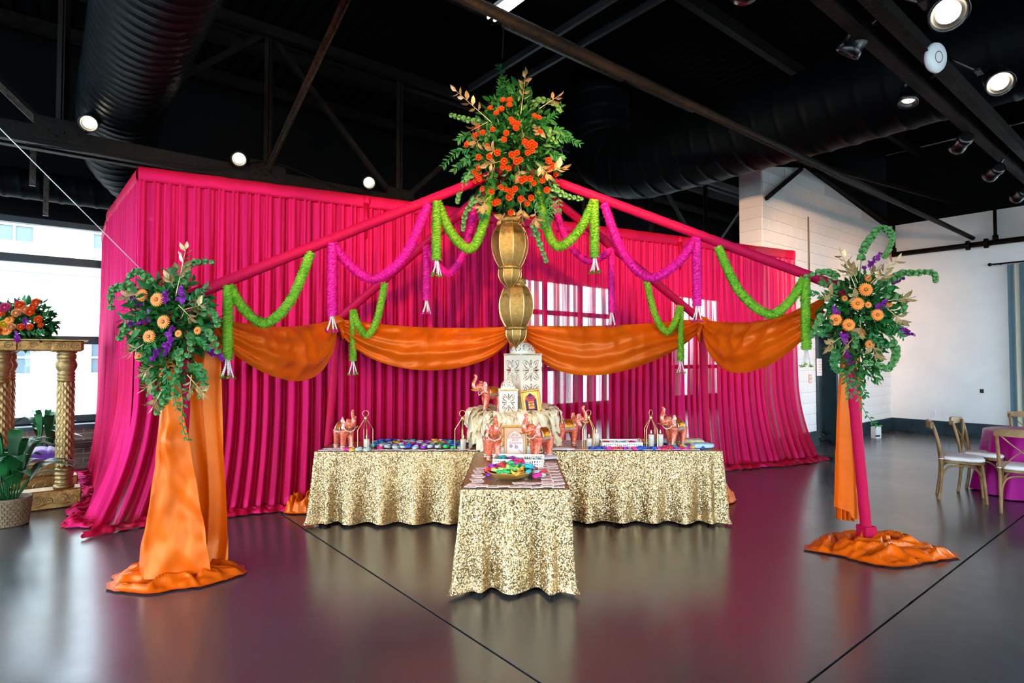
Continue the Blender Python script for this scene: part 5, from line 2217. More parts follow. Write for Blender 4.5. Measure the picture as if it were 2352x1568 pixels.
x = -1.86
k = 0
while x < -.30:
    card(x, 5.745 + rc.uniform(-.008, .012), TZ + .003 + .003 * (k % 2), rc.uniform(-.2, .2), 'small white printed card along the front edge of the left table', 'cards along left table')
    x += .082
    k += 1
for k in range(7):
    card(-1.84 + .055 * k, 5.84 + rc.uniform(-.01, .03), TZ + .004, rc.uniform(-.3, .3), 'small white printed card near the left-end elephant', 'cards by the left-end elephant')
x = .20
k = 0
while x < 1.9:
    card(x, 5.775 + rc.uniform(-.012, .012), TZ + .003 + .003 * (k % 2), rc.uniform(-.2, .2), 'small white printed card along the front edge of the right table', 'cards along right table')
    x += .095
    k += 1
for k in range(9):
    card(-.29 + .077 * k, 4.115 + rc.uniform(-.01, .015), TZ + .003 + .004 * (k % 2), rc.uniform(-.25, .25), 'small white printed card along the near edge of the front table', 'cards along near edge of front table')
for k in range(8):
    card(-.27 + .02 * (k % 2), 4.19 + .085 * k, TZ + .003 + .003 * (k % 2), rc.uniform(-.5, .5), 'small white printed card along the left side of the front table', 'cards down the left side of the front table')
for k in range(16):
    card(.26 + .075 * (k % 2), 4.17 + .055 * k, TZ + .003 + .004 * (k % 2), rc.uniform(-.4, .4), 'small white printed card along the right side of the front table', 'cards down the right side of the front table')
for k in range(5):
    card(.05 + .07 * k, 4.205 + rc.uniform(-.02, .02), TZ + .006, rc.uniform(-.4, .4), 'small white printed card lying just in front of the leaf bowl', 'cards in front of the leaf bowl')


# ---- pouches and wrapped paper
def pouch(label, c, lx, ly, h, mt, rz, seed):
    q = MB()

    def pf(u, v):
        an = 2 * math.pi * u
        th = math.pi * v
        ex = .45
        cx, sx = math.cos(an), math.sin(an)
        x = lx / 2 * math.copysign(abs(cx) ** ex, cx) * math.sin(th) ** .4
        y = ly / 2 * math.copysign(abs(sx) ** ex, sx) * math.sin(th) ** .4
        z = h / 2 * (1 - math.cos(th)) * (1 + .2 * fbm(x * 25, y * 25, seed))
        x += .006 * fbm(x * 30, z * 40, seed + 3)
        m_ = Matrix.Rotation(rz, 3, 'Z') @ Vector((x, y, z))
        return (c[0] + m_.x, c[1] + m_.y, c[2] + max(0, m_.z))
    q.grid(pf, 32, 12, close_u=True)
    return tag(q.build('folded_pouch', mt, smooth=True), label, 'pouch')


M['pouch_blue'] = pbr('pale_blue_organza', '#b9d2e4', .5, col2='#9fbdd4', scale=30)
M['pouch_cream'] = pbr('cream_organza', '#d9d2a6', .5, col2='#c2b788', scale=30)
M['film'] = pbr('pale_lilac_film', '#d5d2e0', .35, col2='#c2bfd4', scale=14)
pouch('pale blue folded pouch at the right corner of the right table', (1.93, 5.90, TZ + .003), .22, .13, .055, 'pouch_blue', .1, 1)
pouch('cream folded pouch behind the pale blue one', (1.90, 6.16, TZ + .003), .26, .14, .06, 'pouch_cream', -.1, 2)
pouch('pale blue-grey pouch between the end elephant and cream pouch', (1.70, 6.22, TZ + .003), .2, .13, .05, 'pouch_blue', .3, 3)
pouch('flat lilac wrapped packet on the right table beside the riser', (.46, 5.80, TZ + .003), .34, .10, .022, 'film', .02, 4)
pouch('lilac wrapped packet at the far right corner of front table', (.31, 5.28, TZ + .003), .20, .15, .03, 'film', .3, 5)
pouch('flat olive packet behind tray on the right table', (1.02, 6.25, TZ + .003), .22, .10, .03, 'pouch_cream', .1, 6)

# alike bangles and cards are told apart by their order from the left (or from the near end)
def by_group(g):
    return [o for o in C.objects if o.parent is None and o.get('group') == g]


for g, txt, ky in (
        ('bangles at front edge of left table', '{c} bangle bundle at front edge of left table, {n} from left', 'x'),
        ('bangles in the leaf bowl', '{c} bangle bundle heaped at the leaf bowl, {n} from left', 'x'),
        ('bangles in the front tray', '{c} bangle bundle in the front table tray, {n} from left', 'x'),
        ('bangles in the right tray', '{c} bangle bundle in the right table tray, {n} from left', 'x'),
        ('bangles behind right candles', '{c} bangle bundle behind the right table candles, {n} from left', 'x'),
        ('bangles along right table front', '{c} bangle bundle along right table front, {n} from left', 'x'),
        ('bangles around the right-end elephant', '{c} bangle bundle by the right-end elephant, {n} from left', 'x'),
        ('cards along left table', 'white printed card on left table front edge, {n} from left', 'x'),
        ('cards by the left-end elephant', 'white printed card by the left-end elephant, {n} from left', 'x'),
        ('cards along right table', 'white printed card on right table front edge, {n} from left', 'x'),
        ('cards along near edge of front table', 'white printed card on near edge of front table, {n} from left', 'x'),
        ('cards down the left side of the front table', 'white printed card on left side of front table, {n} from near end', 'y'),
        ('cards down the right side of the front table', 'white printed card on right side of front table, {n} from near end', 'y'),
        ('cards in front of the leaf bowl', 'white printed card just before the leaf bowl, {n} from left', 'x')):
    ranked(by_group(g), txt, (lambda o: o.location.x) if ky == 'x' else (lambda o: o.location.y))
# ================================================================== FLOWERS
M['leaf_dark'] = pbr('glossy_dark_leaf', '#1a5a26', .42, col2='#2c7a36', scale=9, trans=.15, spec=.25)
M['leaf_mid'] = pbr('green_foliage', '#1f6428', .45, col2='#31782f', scale=7, trans=.15, spec=.22)
M['leaf_plant'] = pbr('dark_plant_leaf', '#14451f', .4, col2='#1d5a2a', scale=6, spec=.25)
M['leaf_fern'] = pbr('pale_green_foliage', '#6f9a4e', .55, col2='#4f8a48', scale=9, trans=.2)
M['bell'] = pbr('bells_of_ireland_green', '#5f9e58', .5, col2='#7db96c', scale=14, trans=.3)
M['stem'] = pbr('green_stem', '#5d7f45', .6)
M['gold_leaf'] = pbr('gilded_leaf', '#b08a4a', .36, metal=.55, col2='#d9c497', scale=6)
M['rose'] = pbr('orange_rose_petal', '#e2501c', .5, col2='#f06a22', scale=20, trans=.2)
M['gerb'] = pbr('orange_gerbera_petal', '#f07a14', .5, col2='#f59426', scale=20, trans=.2)
M['gerb_eye'] = pbr('gerbera_eye', '#c8641c', .7)
M['stock'] = pbr('purple_stock_petal', '#8a1ea0', .55, col2='#a52cb0', scale=14, trans=.2)
M['pink_fl'] = pbr('pink_rose_petal', '#d0417c', .5, trans=.2)
M['peach_fl'] = pbr('peach_petal', '#e8a06a', .5, trans=.2)
M['yellow_fl'] = pbr('yellow_petal', '#d8b422', .5, trans=.2)


def leaf_pts(p, d, nrm, L, w, cup=.15, bend=.2):
    d = d.normalized()
    sd = d.cross(nrm)
    if sd.length < 1e-4:
        sd = d.cross(Vector((1, 0, 0)))
    sd.normalize()
    n2 = sd.cross(d)
    q1 = p + d * L * .4 + n2 * (-bend * L * .08)
    q2 = p + d * L * .75 + n2 * (-bend * L * .3)
    tip = p + d * L + n2 * (-bend * L * .6)
    up = n2 * w * cup
    vs = [p, q1 + sd * w + up, q1, q1 - sd * w + up, q2 + sd * w * .7 + up, q2, q2 - sd * w * .7 + up, tip]
    fs = [(0, 2, 1), (0, 3, 2), (1, 2, 5, 4), (2, 3, 6, 5), (4, 5, 7), (5, 6, 7)]
    return vs, fs


def rvec(r):
    while True:
        v = Vector((r.uniform(-1, 1), r.uniform(-1, 1), r.uniform(-1, 1)))
        if .05 < v.length < 1:
            return v.normalized()


_lm = MB()
v_, f_ = leaf_pts(Vector((0, 0, 0)), Vector((0, 0, 1)), Vector((0, -1, 0)), 1.0, .24, .25, .25)
_lm.add(v_, f_)
GOLD_LEAF = _lm.mesh('gold_leaf', 'gold_leaf', True)
# a bell: little flared green cup
_b = MB()
_b.lathe([(.006, 0), (.012, .010), (.020, .018), (.024, .021), (.018, .017), (.008, .008)], 9, capb=True, capt=False)
BELL = _b.mesh('bell', 'bell', True)


def rose_mesh(name, mat, layers=((.010, 3), (.019, 5), (.026, 6))):
    q = MB()
    rr_ = random.Random(3)
    q.sphere((0, 0, .012), .010, 7, 5)
    for li, (r, n) in enumerate(layers):
        for k in range(n):
            a = 2 * math.pi * (k + .5 * li) / n
            c, s_ = math.cos(a), math.sin(a)
            w_ = 2.3 * r * math.sin(math.pi / n) + .006
            sd = Vector((-s_, c, 0))
            out = Vector((c, s_, 0))
            z0, z1 = .0, .024 - .003 * li
            p0 = out * r * .5 + Vector((0, 0, z0))
            p1 = out * r * .95 + Vector((0, 0, z1 * .6))
            p2 = out * r * (1.15 if li == 2 else .95) + Vector((0, 0, z1))
            q.add([p0 - sd * w_ * .3, p0 + sd * w_ * .3, p1 + sd * w_ * .55, p1 - sd * w_ * .55, p2 + sd * w_ * .4, p2 - sd * w_ * .4, p1 + out * .003],
                  [(0, 1, 6), (1, 2, 6), (2, 4, 6), (4, 5, 6), (5, 3, 6), (3, 0, 6)])
    return q.mesh(name, mat, True)


ROSE = rose_mesh('spray_rose', 'rose')
_g = MB()
for layer, (r, n, z) in enumerate(((.052, 22, .004), (.042, 18, .009))):
    for k in range(n):
        a = 2 * math.pi * (k + .5 * layer) / n
        d = Vector((math.cos(a), math.sin(a), .12 + .1 * layer))
        v_, f_ = leaf_pts(Vector((math.cos(a) * .012, math.sin(a) * .012, z)), d, Vector((0, 0, 1)), r - .012, .0065, .2, .3)
        _g.add(v_, f_)
GERB = _g.mesh('gerbera_bloom', 'gerb', True)
_g = MB()
_g.lathe([(.011, .006), (.010, .013), (.005, .015), (.001, .014)], 12)
GERB_EYE = _g.mesh('gerbera_eye', 'gerb_eye', True)
_s = MB()
_r = random.Random(8)
for k in range(7):
    v0 = Vector((math.cos(k * .9), math.sin(k * .9), .5 * (k % 2))).normalized()
    v_, f_ = leaf_pts(Vector((0, 0, .002)), v0, Vector((0, 0, 1)), .019, .009, .3, .3)
    _s.add(v_, f_)
FLORET = _s


def aim_euler(d):
    return Vector(d).to_track_quat('Z', 'Y').to_euler()


class Arrangement:
    def __init__(self, name, label, centre, seed):
        self.c = Vector(centre)
        self.root = thing(name, label, 'flower arrangement', centre)
        self.r = random.Random(seed)

    def local(self, p):
        return Vector(p) - self.c

    def foliage(self, rx, ry, rz, count, mat='leaf_mid', taper=0.0, L=(.05, .09), inner=.35, dz=0.0, name='foliage_mass'):
        q = MB()
        r = self.r
        for _ in range(count):
            d = rvec(r)
            k = r.uniform(inner, 1.0)
            zz = d.z * k
            sc = 1 - taper * zz
            p = Vector((d.x * rx * k * sc, d.y * ry * k * sc, zz * rz + dz))
            dd = (d + rvec(r) * .8 + Vector((0, 0, -.15))).normalized()
            l_ = r.uniform(*L)
            v, f = leaf_pts(p, dd, rvec(r), l_, l_ * r.uniform(.16, .24), .2, .4)
            q.add(v, f)
        o = q.build(name, mat, self.root, smooth=True)
        tag(o, kind='stuff')
        return o

    def branch(self, pts, n=18, L=.06, w=.2, mat='leaf_dark', name='greenery_branch', spread=.9):
        P = [self.local(p) for p in catmull(pts, 6)]
        q = MB()
        q.tube(P, .0028, 5)
        r = self.r
        for k in range(n):
            f = .12 + .88 * (k + .5) / n
            i = min(len(P) - 2, int(f * (len(P) - 1)))
            d = (P[i + 1] - P[i]).normalized()
            sd = d.cross(Vector((0, 1, .2))).normalized() * (1 if k % 2 else -1)
            dd = (d * .8 + sd * spread + rvec(r) * .35).normalized()
            l_ = L * r.uniform(.7, 1.15) * (1 - .35 * f)
            v, ff = leaf_pts(P[i], dd, Vector((0, -1, .3)) + rvec(r) * .5, l_, l_ * w, .2, .4)
            q.add(v, ff)
        return tag(q.build(name, mat, self.root, smooth=True), kind='stuff')

    def bells(self, pts, n=None, s=1.0):
        P = [self.local(p) for p in catmull(pts, 6)]
        L = sum((b - a).length for a, b in zip(P[:-1], P[1:]))
        q = MB()
        q.tube(P, .004, 6)
        st = q.build('bells_stem', 'stem', self.root, smooth=True)
        r = self.r
        n = n or max(4, int(L / .042))
        for k in range(n):
            f = .1 + .9 * (k + .5) / n
            x = f * (len(P) - 1)
            i = min(len(P) - 2, int(x))
            p = P[i].lerp(P[i + 1], x - i)
            d = (P[i + 1] - P[i]).normalized()
            for j in range(4):
                a = j * 1.57 + k * .8
                e = d.orthogonal().normalized()
                g = d.cross(e)
                out = e * math.cos(a) + g * math.sin(a)
                sc = s * (1.15 - .5 * f) * r.uniform(.9, 1.1) * 1.12
                place('bell', BELL, st, loc=p, rot=aim_euler(out + d * .35), scale=(sc,) * 3)

    def gold(self, base, tip, n=8, L=.085, sag=0.0):
        base, tip = Vector(base), Vector(tip)
        mid = base.lerp(tip, .5) + Vector((0, 0, sag))
        P = [self.local(p) for p in catmull([base, mid, tip], 6)]
        q = MB()
        q.tube(P, [.0042 - .0025 * i / (len(P) - 1) for i in range(len(P))], 5)
        br = q.build('gold_branch', 'gold_leaf', self.root, smooth=True)
        r = self.r
        for k in range(n):
            f = .35 + .65 * (k + .6) / n
            x = f * (len(P) - 1)
            i = min(len(P) - 2, int(x))
            p = P[i].lerp(P[i + 1], min(1, x - i))
            d = (P[i + 1] - P[i]).normalized()
            sd = d.cross(Vector((0, 1, .3))).normalized() * (1 if k % 2 else -1)
            dd = d * .7 + sd * .75 + rvec(r) * .4
            if k == n - 1:
                dd = d
            l_ = L * r.uniform(.75, 1.1)
            o = place('gold_leaf', GOLD_LEAF, br, loc=p, scale=(l_, l_, l_))
            qt = Vector(dd).to_track_quat('Z', 'Y')
            o.rotation_euler = (qt @ Matrix.Rotation(r.uniform(-1, 1), 3, 'Z').to_quaternion()).to_euler()
        return br

    def bloom(self, kind, p, d=None, s=1.0):
        me = {'rose': ROSE, 'gerb': GERB}[kind]
        d = d or ((Vector(p) - self.c).normalized() * .6 + Vector((-p[0] * .06, -1, .1)))
        o = place('spray_rose' if kind == 'rose' else 'gerbera', me, self.root, loc=self.local(p), scale=(s,) * 3, rot=aim_euler(d))
        if kind == 'gerb':
            place('gerbera_eye', GERB_EYE, o)
        return o

    def stock(self, p, d, L=.12, n=16):
        q = MB()
        p0 = self.local(p)
        d = Vector(d).normalized()
        r = self.r
        for k in range(n):
            f = k / n
            c = p0 + d * L * (f - .5) + rvec(r) * .022 * (1.2 - f)
            m_ = rvec(r).to_track_quat('Z', 'Y').to_matrix()
            s_ = 1.25 - .5 * f
            q.add([c + m_ @ (Vector(v) * s_) for v in FLORET.v], FLORET.f)
        return q.build('purple_stock', 'stock', self.root)


def px_pts(lst, dep, dy=0.0):
    return [at(x, y, dep + (dy * i)) for i, (x, y) in enumerate(lst)]


def on_ell(A, x, y, rx, ry, rz, push=1.0):
    p = at(x, y, A.c.y)
    dx, dz = (p.x - A.c.x) / rx, (p.z - A.c.z) / rz
    k = max(0.0, 1 - dx * dx - dz * dz)
    return at(x, y, A.c.y - ry * math.sqrt(k) * push)


# ---- the big ball at the canopy peak
A = Arrangement('flower_ball', 'large orange rose and greenery ball at the canopy peak', at(1180, 345, 5.56), 1)
A.foliage(.40, .36, .62, 2300, 'leaf_mid', .28, (.05, .09), .3)
A.foliage(.44, .38, .64, 520, 'leaf_dark', .28, (.07, .11), .7, name='outer_leaves')
A.foliage(.40, .37, .58, 420, 'leaf_fern', .25, (.035, .06), .8, name='pale_filler')
for lst in ([(1175, 250), (1165, 200), (1143, 146)], [(1270, 322), (1300, 318), (1334, 331)], [(1090, 335), (1050, 350), (1014, 384)], [(1085, 360), (1060, 375), (1040, 395)],
            [(1260, 350), (1285, 360), (1287, 368)], [(1090, 315), (1065, 312), (1050, 325)], [(1255, 430), (1262, 480), (1255, 520)], [(1230, 450), (1240, 500), (1225, 540)],
            [(1110, 440), (1105, 480), (1112, 500)], [(1265, 300), (1290, 300), (1310, 318)], [(1160, 240), (1150, 205), (1155, 175)], [(1250, 280), (1275, 262), (1290, 240)], [(1255, 400), (1280, 440), (1284, 490)],
            [(1240, 420), (1270, 470), (1262, 510)], [(1100, 390), (1075, 400), (1068, 415)]):
    A.branch(px_pts(lst, 5.38), 24, .075, .17)
for lst in ([(1110, 285), (1070, 274), (1034, 264)], [(1217, 245), (1242, 230), (1275, 239), (1288, 257)], [(1090, 392), (1060, 430), (1050, 466)], [(1098, 450), (1070, 489), (1063, 530)],
            [(1262, 424), (1298, 449), (1338, 457)], [(1222, 505), (1238, 555), (1256, 602)], [(1125, 282), (1122, 306), (1112, 335)], [(1258, 290), (1262, 312), (1280, 330)]):
    A.bells(px_pts(lst, 5.34))
for b, t, n in (((1130, 282), (1048, 209), 9), ((1196, 262), (1207, 173), 9), ((1238, 250), (1280, 222), 6), ((1120, 280), (1082, 300), 5), ((1150, 370), (1122, 378), 6), ((1190, 380), (1196, 412), 8),
                ((1230, 370), (1258, 400), 8), ((1196, 285), (1205, 325), 7), ((1255, 395), (1292, 385), 6), ((1120, 455), (1106, 475), 6), ((1195, 465), (1200, 500), 7), ((1228, 480), (1232, 505), 5),
                ((1160, 490), (1150, 505), 6), ((1102, 320), (1092, 330), 5), ((1240, 290), (1236, 300), 4), ((1140, 350), (1130, 345), 4)):
    A.gold(at(b[0], b[1], 5.24), at(t[0], t[1], 5.20), n, .095)
roses = [(610, 360), (668, 405), (595, 440), (495, 430), (550, 475), (890, 500), (930, 515), (700, 560), (745, 570), (725, 610), (640, 655), (385, 610), (370, 670), (430, 650), (290, 755), (470, 770), (620, 712), (805, 735), (865, 745), (890, 760), (830, 765), (870, 810), (830, 830), (735, 828), (690, 848), (765, 890), (730, 905), (395, 870), (490, 865), (620, 905), (610, 955), (660, 968), (395, 965), (355, 1000), (380, 1030), (400, 1060), (1015, 900), (1045, 945), (1020, 980), (1080, 1020), (800, 1060), (775, 1075), (850, 1060), (960, 1075), (885, 1100), (635, 1155), (718, 1150), (675, 1170), (692, 1185), (508, 1175), (590, 1135), (425, 1150), (860, 1230), (825, 1280), (770, 1240), (540, 1275), (565, 1265), (665, 1225), (680, 1360), (1000, 1160), (365, 1080), (670, 360), (680, 530), (520, 620), (940, 640), (560, 830)]
for (cx, cy) in roses:
    x, y = 1000 + cx / 3.92, 140 + cy / 3.92
    p = on_ell(A, x, y, .50, .42, .70, 1.06)
    A.bloom('rose', p, None, A.r.uniform(.75, 1.05))

# ---- left post arrangement
B = Arrangement('post_flowers', 'cascading flower arrangement with gerberas on the left post', at(392, 730, 4.36), 2)
B.foliage(.27, .25, .30, 1300, 'leaf_mid', .1, (.05, .08), .3)
B.foliage(.30, .27, .34, 380, 'leaf_dark', .1, (.07, .11), .6, name='outer_leaves')
B.foliage(.17, .17, .24, 420, 'leaf_mid', .4, (.05, .08), .3, dz=-.36, name='trailing_foliage')
D = 4.16
for lst in ([(360, 662), (332, 632), (310, 624), (290, 646)], [(320, 660), (286, 658), (261, 664), (254, 684), (255, 710)], [(412, 664), (424, 635), (436, 607), (460, 601), (491, 602)],
            [(452, 722), (482, 714), (497, 730), (500, 750)], [(470, 757), (491, 779), (501, 812)], [(300, 746), (285, 760), (273, 780)], [(408, 795), (414, 831), (404, 866)],
            [(341, 845), (347, 886), (358, 910)], [(449, 830), (470, 871), (459, 914)], [(390, 900), (375, 925), (358, 952)], [(430, 760), (440, 790), (430, 820)]):
    B.bells(px_pts(lst, D), s=.95)
for (x, y, s) in ((326, 678, 1), (361, 688, 1.05), (376, 739, 1), (343, 773, 1), (317, 754, .6), (306, 768, .6), (410, 766, .55), (454, 759, .6), (320, 818, .8)):
    B.bloom('gerb', on_ell(B, x, y, .32, .30, .34, 1.1), (-.12, -1, .1), s)
for (x, y, dx) in ((310, 688, -1), (379, 681, .3), (416, 675, .2), (310, 739, -1), (328, 736, -.6), (393, 776, .2), (356, 815, -.2), (381, 803, .1), (487, 806, .8), (503, 818, .9)):
    B.stock(on_ell(B, x, y, .34, .30, .36, 1.08), (dx, -.3, .5 if y < 720 else -.6), .11)
for b, t, n in (((404, 680), (427, 571), 11), ((420, 712), (462, 700), 8), ((410, 700), (440, 730), 6), ((330, 790), (296, 812), 6), ((430, 860), (470, 905), 8), ((440, 860), (435, 900), 6), ((360, 870), (335, 890), 6), ((370, 900), (350, 935), 7),
                ((330, 672), (288, 682), 6), ((400, 660), (388, 640), 5), ((350, 840), (330, 855), 5)):
    B.gold(at(b[0], b[1], 4.08), at(t[0], t[1], 4.04), n, .075)
for lst in ([(411, 870), (420, 920), (418, 970), (430, 1012)], [(405, 860), (400, 900), (408, 940)], [(430, 700), (455, 675), (478, 658)], [(440, 770), (465, 790), (480, 800)], [(360, 780), (340, 800), (330, 830)], [(350, 720), (315, 725), (280, 735)],
            [(445, 690), (470, 690), (480, 700)], [(390, 650), (400, 630), (395, 615)], [(430, 830), (450, 850), (460, 870)], [(380, 840), (385, 880), (375, 900)]):
    B.branch(px_pts(lst, 4.10), 16, .062, .2)

# ---- right post arrangement
E_ = Arrangement('post_flowers', 'cascading flower arrangement with gerberas on the right post', at(1975, 720, 5.0), 3)
E_.foliage(.26, .25, .32, 1300, 'leaf_mid', .1, (.05, .08), .3)
E_.foliage(.31, .27, .36, 380, 'leaf_dark', .1, (.07, .11), .6, name='outer_leaves')
E_.foliage(.16, .15, .24, 360, 'leaf_mid', .4, (.05, .08), .3, dz=-.38, name='trailing_foliage')
D = 4.80
for lst in ([(1974, 640), (1982, 577), (2001, 546), (2022, 524), (2046, 534), (2047, 561), (2030, 591)], [(1926, 645), (1909, 627), (1881, 625), (1848, 637)], [(2004, 665), (2050, 640), (2074, 627), (2102, 627), (2142, 626), (2150, 646)],
            [(2020, 671), (2059, 681), (2077, 693), (2074, 716)], [(1893, 718), (1875, 748), (1864, 774)], [(2036, 765), (2056, 797), (2056, 821), (2040, 846), (2016, 837), (1984, 831)], [(1961, 755), (1966, 775), (1962, 798)],
            [(1920, 790), (1915, 837), (1929, 854)]):
    E_.bells(px_pts(lst, D), s=1.0)
for (x, y, s) in ((1988, 665, 1.15), (1969, 697, 1.1), (1919, 734, 1.05), (1949, 746, 1.05), (2015, 723, 1.0), (1994, 639, .6), (1940, 685, .5), (1994, 700, .55), (1979, 763, .6), (1998, 791, .8), (2043, 699, .5)):
    E_.bloom('gerb', on_ell(E_, x, y, .34, .32, .38, 1.1), (-.15, -1, .1), s)
for (x, y, dx) in ((2001, 606, .4), (2014, 592, .4), (2063, 644, 1), (2025, 700, .4), (1918, 716, -.4), (2074, 756, 1), (2086, 764, 1), (1950, 826, 0), (1941, 779, -.2)):
    E_.stock(on_ell(E_, x, y, .40, .30, .42, 1.08), (dx, -.3, .6 if y < 720 else -.5), .11)
for b, t, n in (((1965, 660), (1933, 583), 9), ((1970, 650), (1955, 616), 6), ((2000, 650), (2059, 595), 8), ((1990, 640), (2010, 622), 6), ((2005, 650), (2031, 633), 6), ((2040, 690), (2086, 684), 7), ((2040, 710), (2071, 736), 7), ((1930, 775), (1903, 794), 7),
                ((1995, 780), (2016, 815), 7), ((1975, 735), (1979, 765), 7), ((1925, 680), (1903, 674), 7), ((1960, 775), (1940, 800), 5), ((1985, 690), (1960, 680), 5)):
    E_.gold(at(b[0], b[1], 4.70), at(t[0], t[1], 4.64), n, .085)
for lst in ([(1942, 855), (1964, 895), (1991, 953), (2019, 980)], [(1935, 840), (1945, 880), (1950, 915)], [(1920, 690), (1890, 680), (1862, 672)], [(2030, 730), (2060, 760), (2075, 775)], [(2000, 720), (2040, 740), (2070, 745)], [(1950, 640), (1955, 620), (1945, 605)],
            [(1930, 660), (1900, 650), (1885, 645)], [(1960, 870), (1985, 900), (1990, 910)], [(2000, 760), (2020, 790), (2040, 800)], [(1930, 800), (1915, 830), (1925, 850)], [(1920, 740), (1895, 755), (1885, 770)]):
    E_.branch(px_pts(lst, 4.72), 16, .062, .2)

# ================================================================== GOLD PAVILION AT LEFT
G0 = R(.21, 8.13)         # near right column foot
gp = thing('gold_pavilion', 'carved gold wooden pavilion with scaled columns by the left window', 'pavilion', G0, ROOM)
SP = .55


def scroll(q, x, y, z, r, turns, sgn, th=.007, face=-1):
    pts = []
    for i in range(26):
        a = i / 25 * turns * 2 * math.pi
        rr_ = r * (1 - .85 * i / 25)
        pts.append((x + sgn * (rr_ * math.cos(a)), y + face * .004, z + rr_ * math.sin(a)))
    q.tube(pts, [th * (1 - .5 * i / 25) for i in range(26)], 6)


def column(x, y, zb, zt):
    h = zt - zb
    prof = [(.095, 0), (.095, .03), (.075, .035)]
    for k in range(4):
        z = .04 + k * .045
        prof += [(.072, z), (.084, z + .015), (.084, z + .03), (.072, z + .042)]
    prof += [(.066, .225)]
    col = MB()
    col.lathe(prof, 24, (x, y, zb))
    base = col.build('column_base', 'gold', gp, smooth=True)
    sh = MB()
    sh.lathe([(.070, .22), (.074, h * .5), (.070, h - .32)], 24, (x, y, zb))
    shaft = sh.build('column_shaft', 'gold', gp, smooth=True)
    rows = 22
    for r_ in range(rows):
        z = zb + .24 + (h - .58) * r_ / rows
        n = 10
        for k in range(n):
            a = 2 * math.pi * (k + .5 * (r_ % 2)) / n
            o_ = Vector((math.cos(a), math.sin(a), 0))
            place('scale', SCALE, shaft, loc=Vector((x, y, z)) + o_ * .073, rot=(0, 0, a))
    prof = [(.070, h - .34)]
    for k in range(3):
        z = h - .33 + k * .035
        prof += [(.076, z), (.084, z + .012), (.084, z + .022), (.076, z + .033)]
    prof += [(.078, h - .215), (.098, h - .17), (.100, h - .14), (.086, h - .10), (.080, h - .085), (.090, h - .075), (.09, h - .03), (.078, h - .02), (.095, h - .012), (.095, h)]
    cp = MB()
    cp.lathe(prof, 24, (x, y, zb))
    cp.build('capital', 'gold', gp, smooth=True)


_q = MB()
_q.add([(.006, 0, .052), (.000, -.022, .040), (.000, .022, .040), (.013, 0, .022), (.004, -.020, .012), (.004, .020, .012), (.012, 0, -.012)],
       [(0, 1, 3), (0, 3, 2), (1, 4, 3), (3, 5, 2), (4, 6, 3), (3, 6, 5)])
SCALE = _q.mesh('scale', 'gold', False)
ZB0, ZT0 = .205, 1.70
for cx, cy in ((0, 0), (-SP, 0), (-SP + .02, .85), (0.02, .85)):
    column(cx, cy, ZB0, ZT0)
for (y0, nm) in ((0, 'plinth'), (.85, 'plinth')):
    q = MB()
    q.bevbox((-.42, y0, ZB0 / 2), (1.15, .24, ZB0 - .004), .012)
    pt_ = q.build(nm, 'gold_carved', gp)
    q = MB()
    for k in range(5):
        x = -.86 + k * .21
        scroll(q, x, y0 - .122, .105, .055, 1.6, 1)
        scroll(q, x + .10, y0 - .122, .09, .045, 1.5, -1)
        q.tube([(x - .08, y0 - .123, .05), (x, y0 - .126, .045), (x + .08, y0 - .123, .06)], .006, 5)
    tag(q.build('carved_scrolls', 'gold', pt_, smooth=True), kind='stuff')
    q = MB()
    q.bevbox((-.42, y0, ZT0 + .065), (1.14, .26, .105), .008)
    en = q.build('entablature', 'gold_carved', gp)
    q = MB()
    q.bevbox((-.42, y0, ZT0 + .125), (1.22, .33, .02), .004)
    q.build('cornice', 'gold', gp)
    for cx in (0, -SP):
        q = MB()
        q.bevbox((cx, y0, ZT0 + .06), (.27, .30, .115), .012)
        bl = q.build('corner_block', 'gold_carved', gp)
        q = MB()
        for k in (-1, 1):
            scroll(q, cx + k * .055, y0 - .152, ZT0 + .062, .040, 1.6, k, .008)
        q.build('block_scroll', 'gold', bl, smooth=True)
    q = MB()
    for k in range(3):
        scroll(q, -.40 + k * .13 - .02, y0 - .132, ZT0 + .065, .032, 1.4, 1 if k % 2 else -1, .006)
    tag(q.build('frieze_scrolls', 'gold', en, smooth=True), kind='stuff')
bn = thing('tufted_bench', 'purple tufted bench on a carved gold base inside the pavilion', 'bench', R(-.35, 9.35), ROOM)
q = MB()
q.bevbox((0, 0, .20), (1.1, .5, .38), .012)
bb_ = q.build('bench_base', 'gold_carved', bn)
q = MB()
for k in range(5):
    scroll(q, -.42 + k * .21, -.252, .20, .06, 1.6, 1 if k % 2 else -1)
tag(q.build('carved_scrolls', 'gold', bb_, smooth=True), kind='stuff')


def cush(u, v):
    x, y = lerp(-.56, .56, u), lerp(-.27, .27, v)
    e = min(1, 10 * min(u, 1 - u)) * min(1, 6 * min(v, 1 - v))
    t_ = abs(math.sin(u * math.pi * 8)) ** .5 * abs(math.sin(v * math.pi * 4)) ** .5
    return (x, y, .40 + .09 * e ** .4 + .022 * t_ * e)


q = MB()
q.grid(cush, 80, 40)
for (u0, v0, u1, v1) in ((0, 0, 1, 0), (1, 0, 1, 1), (1, 1, 0, 1), (0, 1, 0, 0)):
    a, b = cush(u0, v0), cush(u1, v1)
    q.add([a, b, (b[0], b[1], .385), (a[0], a[1], .385)], [(0, 1, 2, 3)])
q.build('tufted_cushion', 'purple_velvet', bn, smooth=True)
q = MB()
q.bevbox((0, 0, .39), (1.12, .54, .03), .006)
q.build('bench_rail', 'gold', bn)

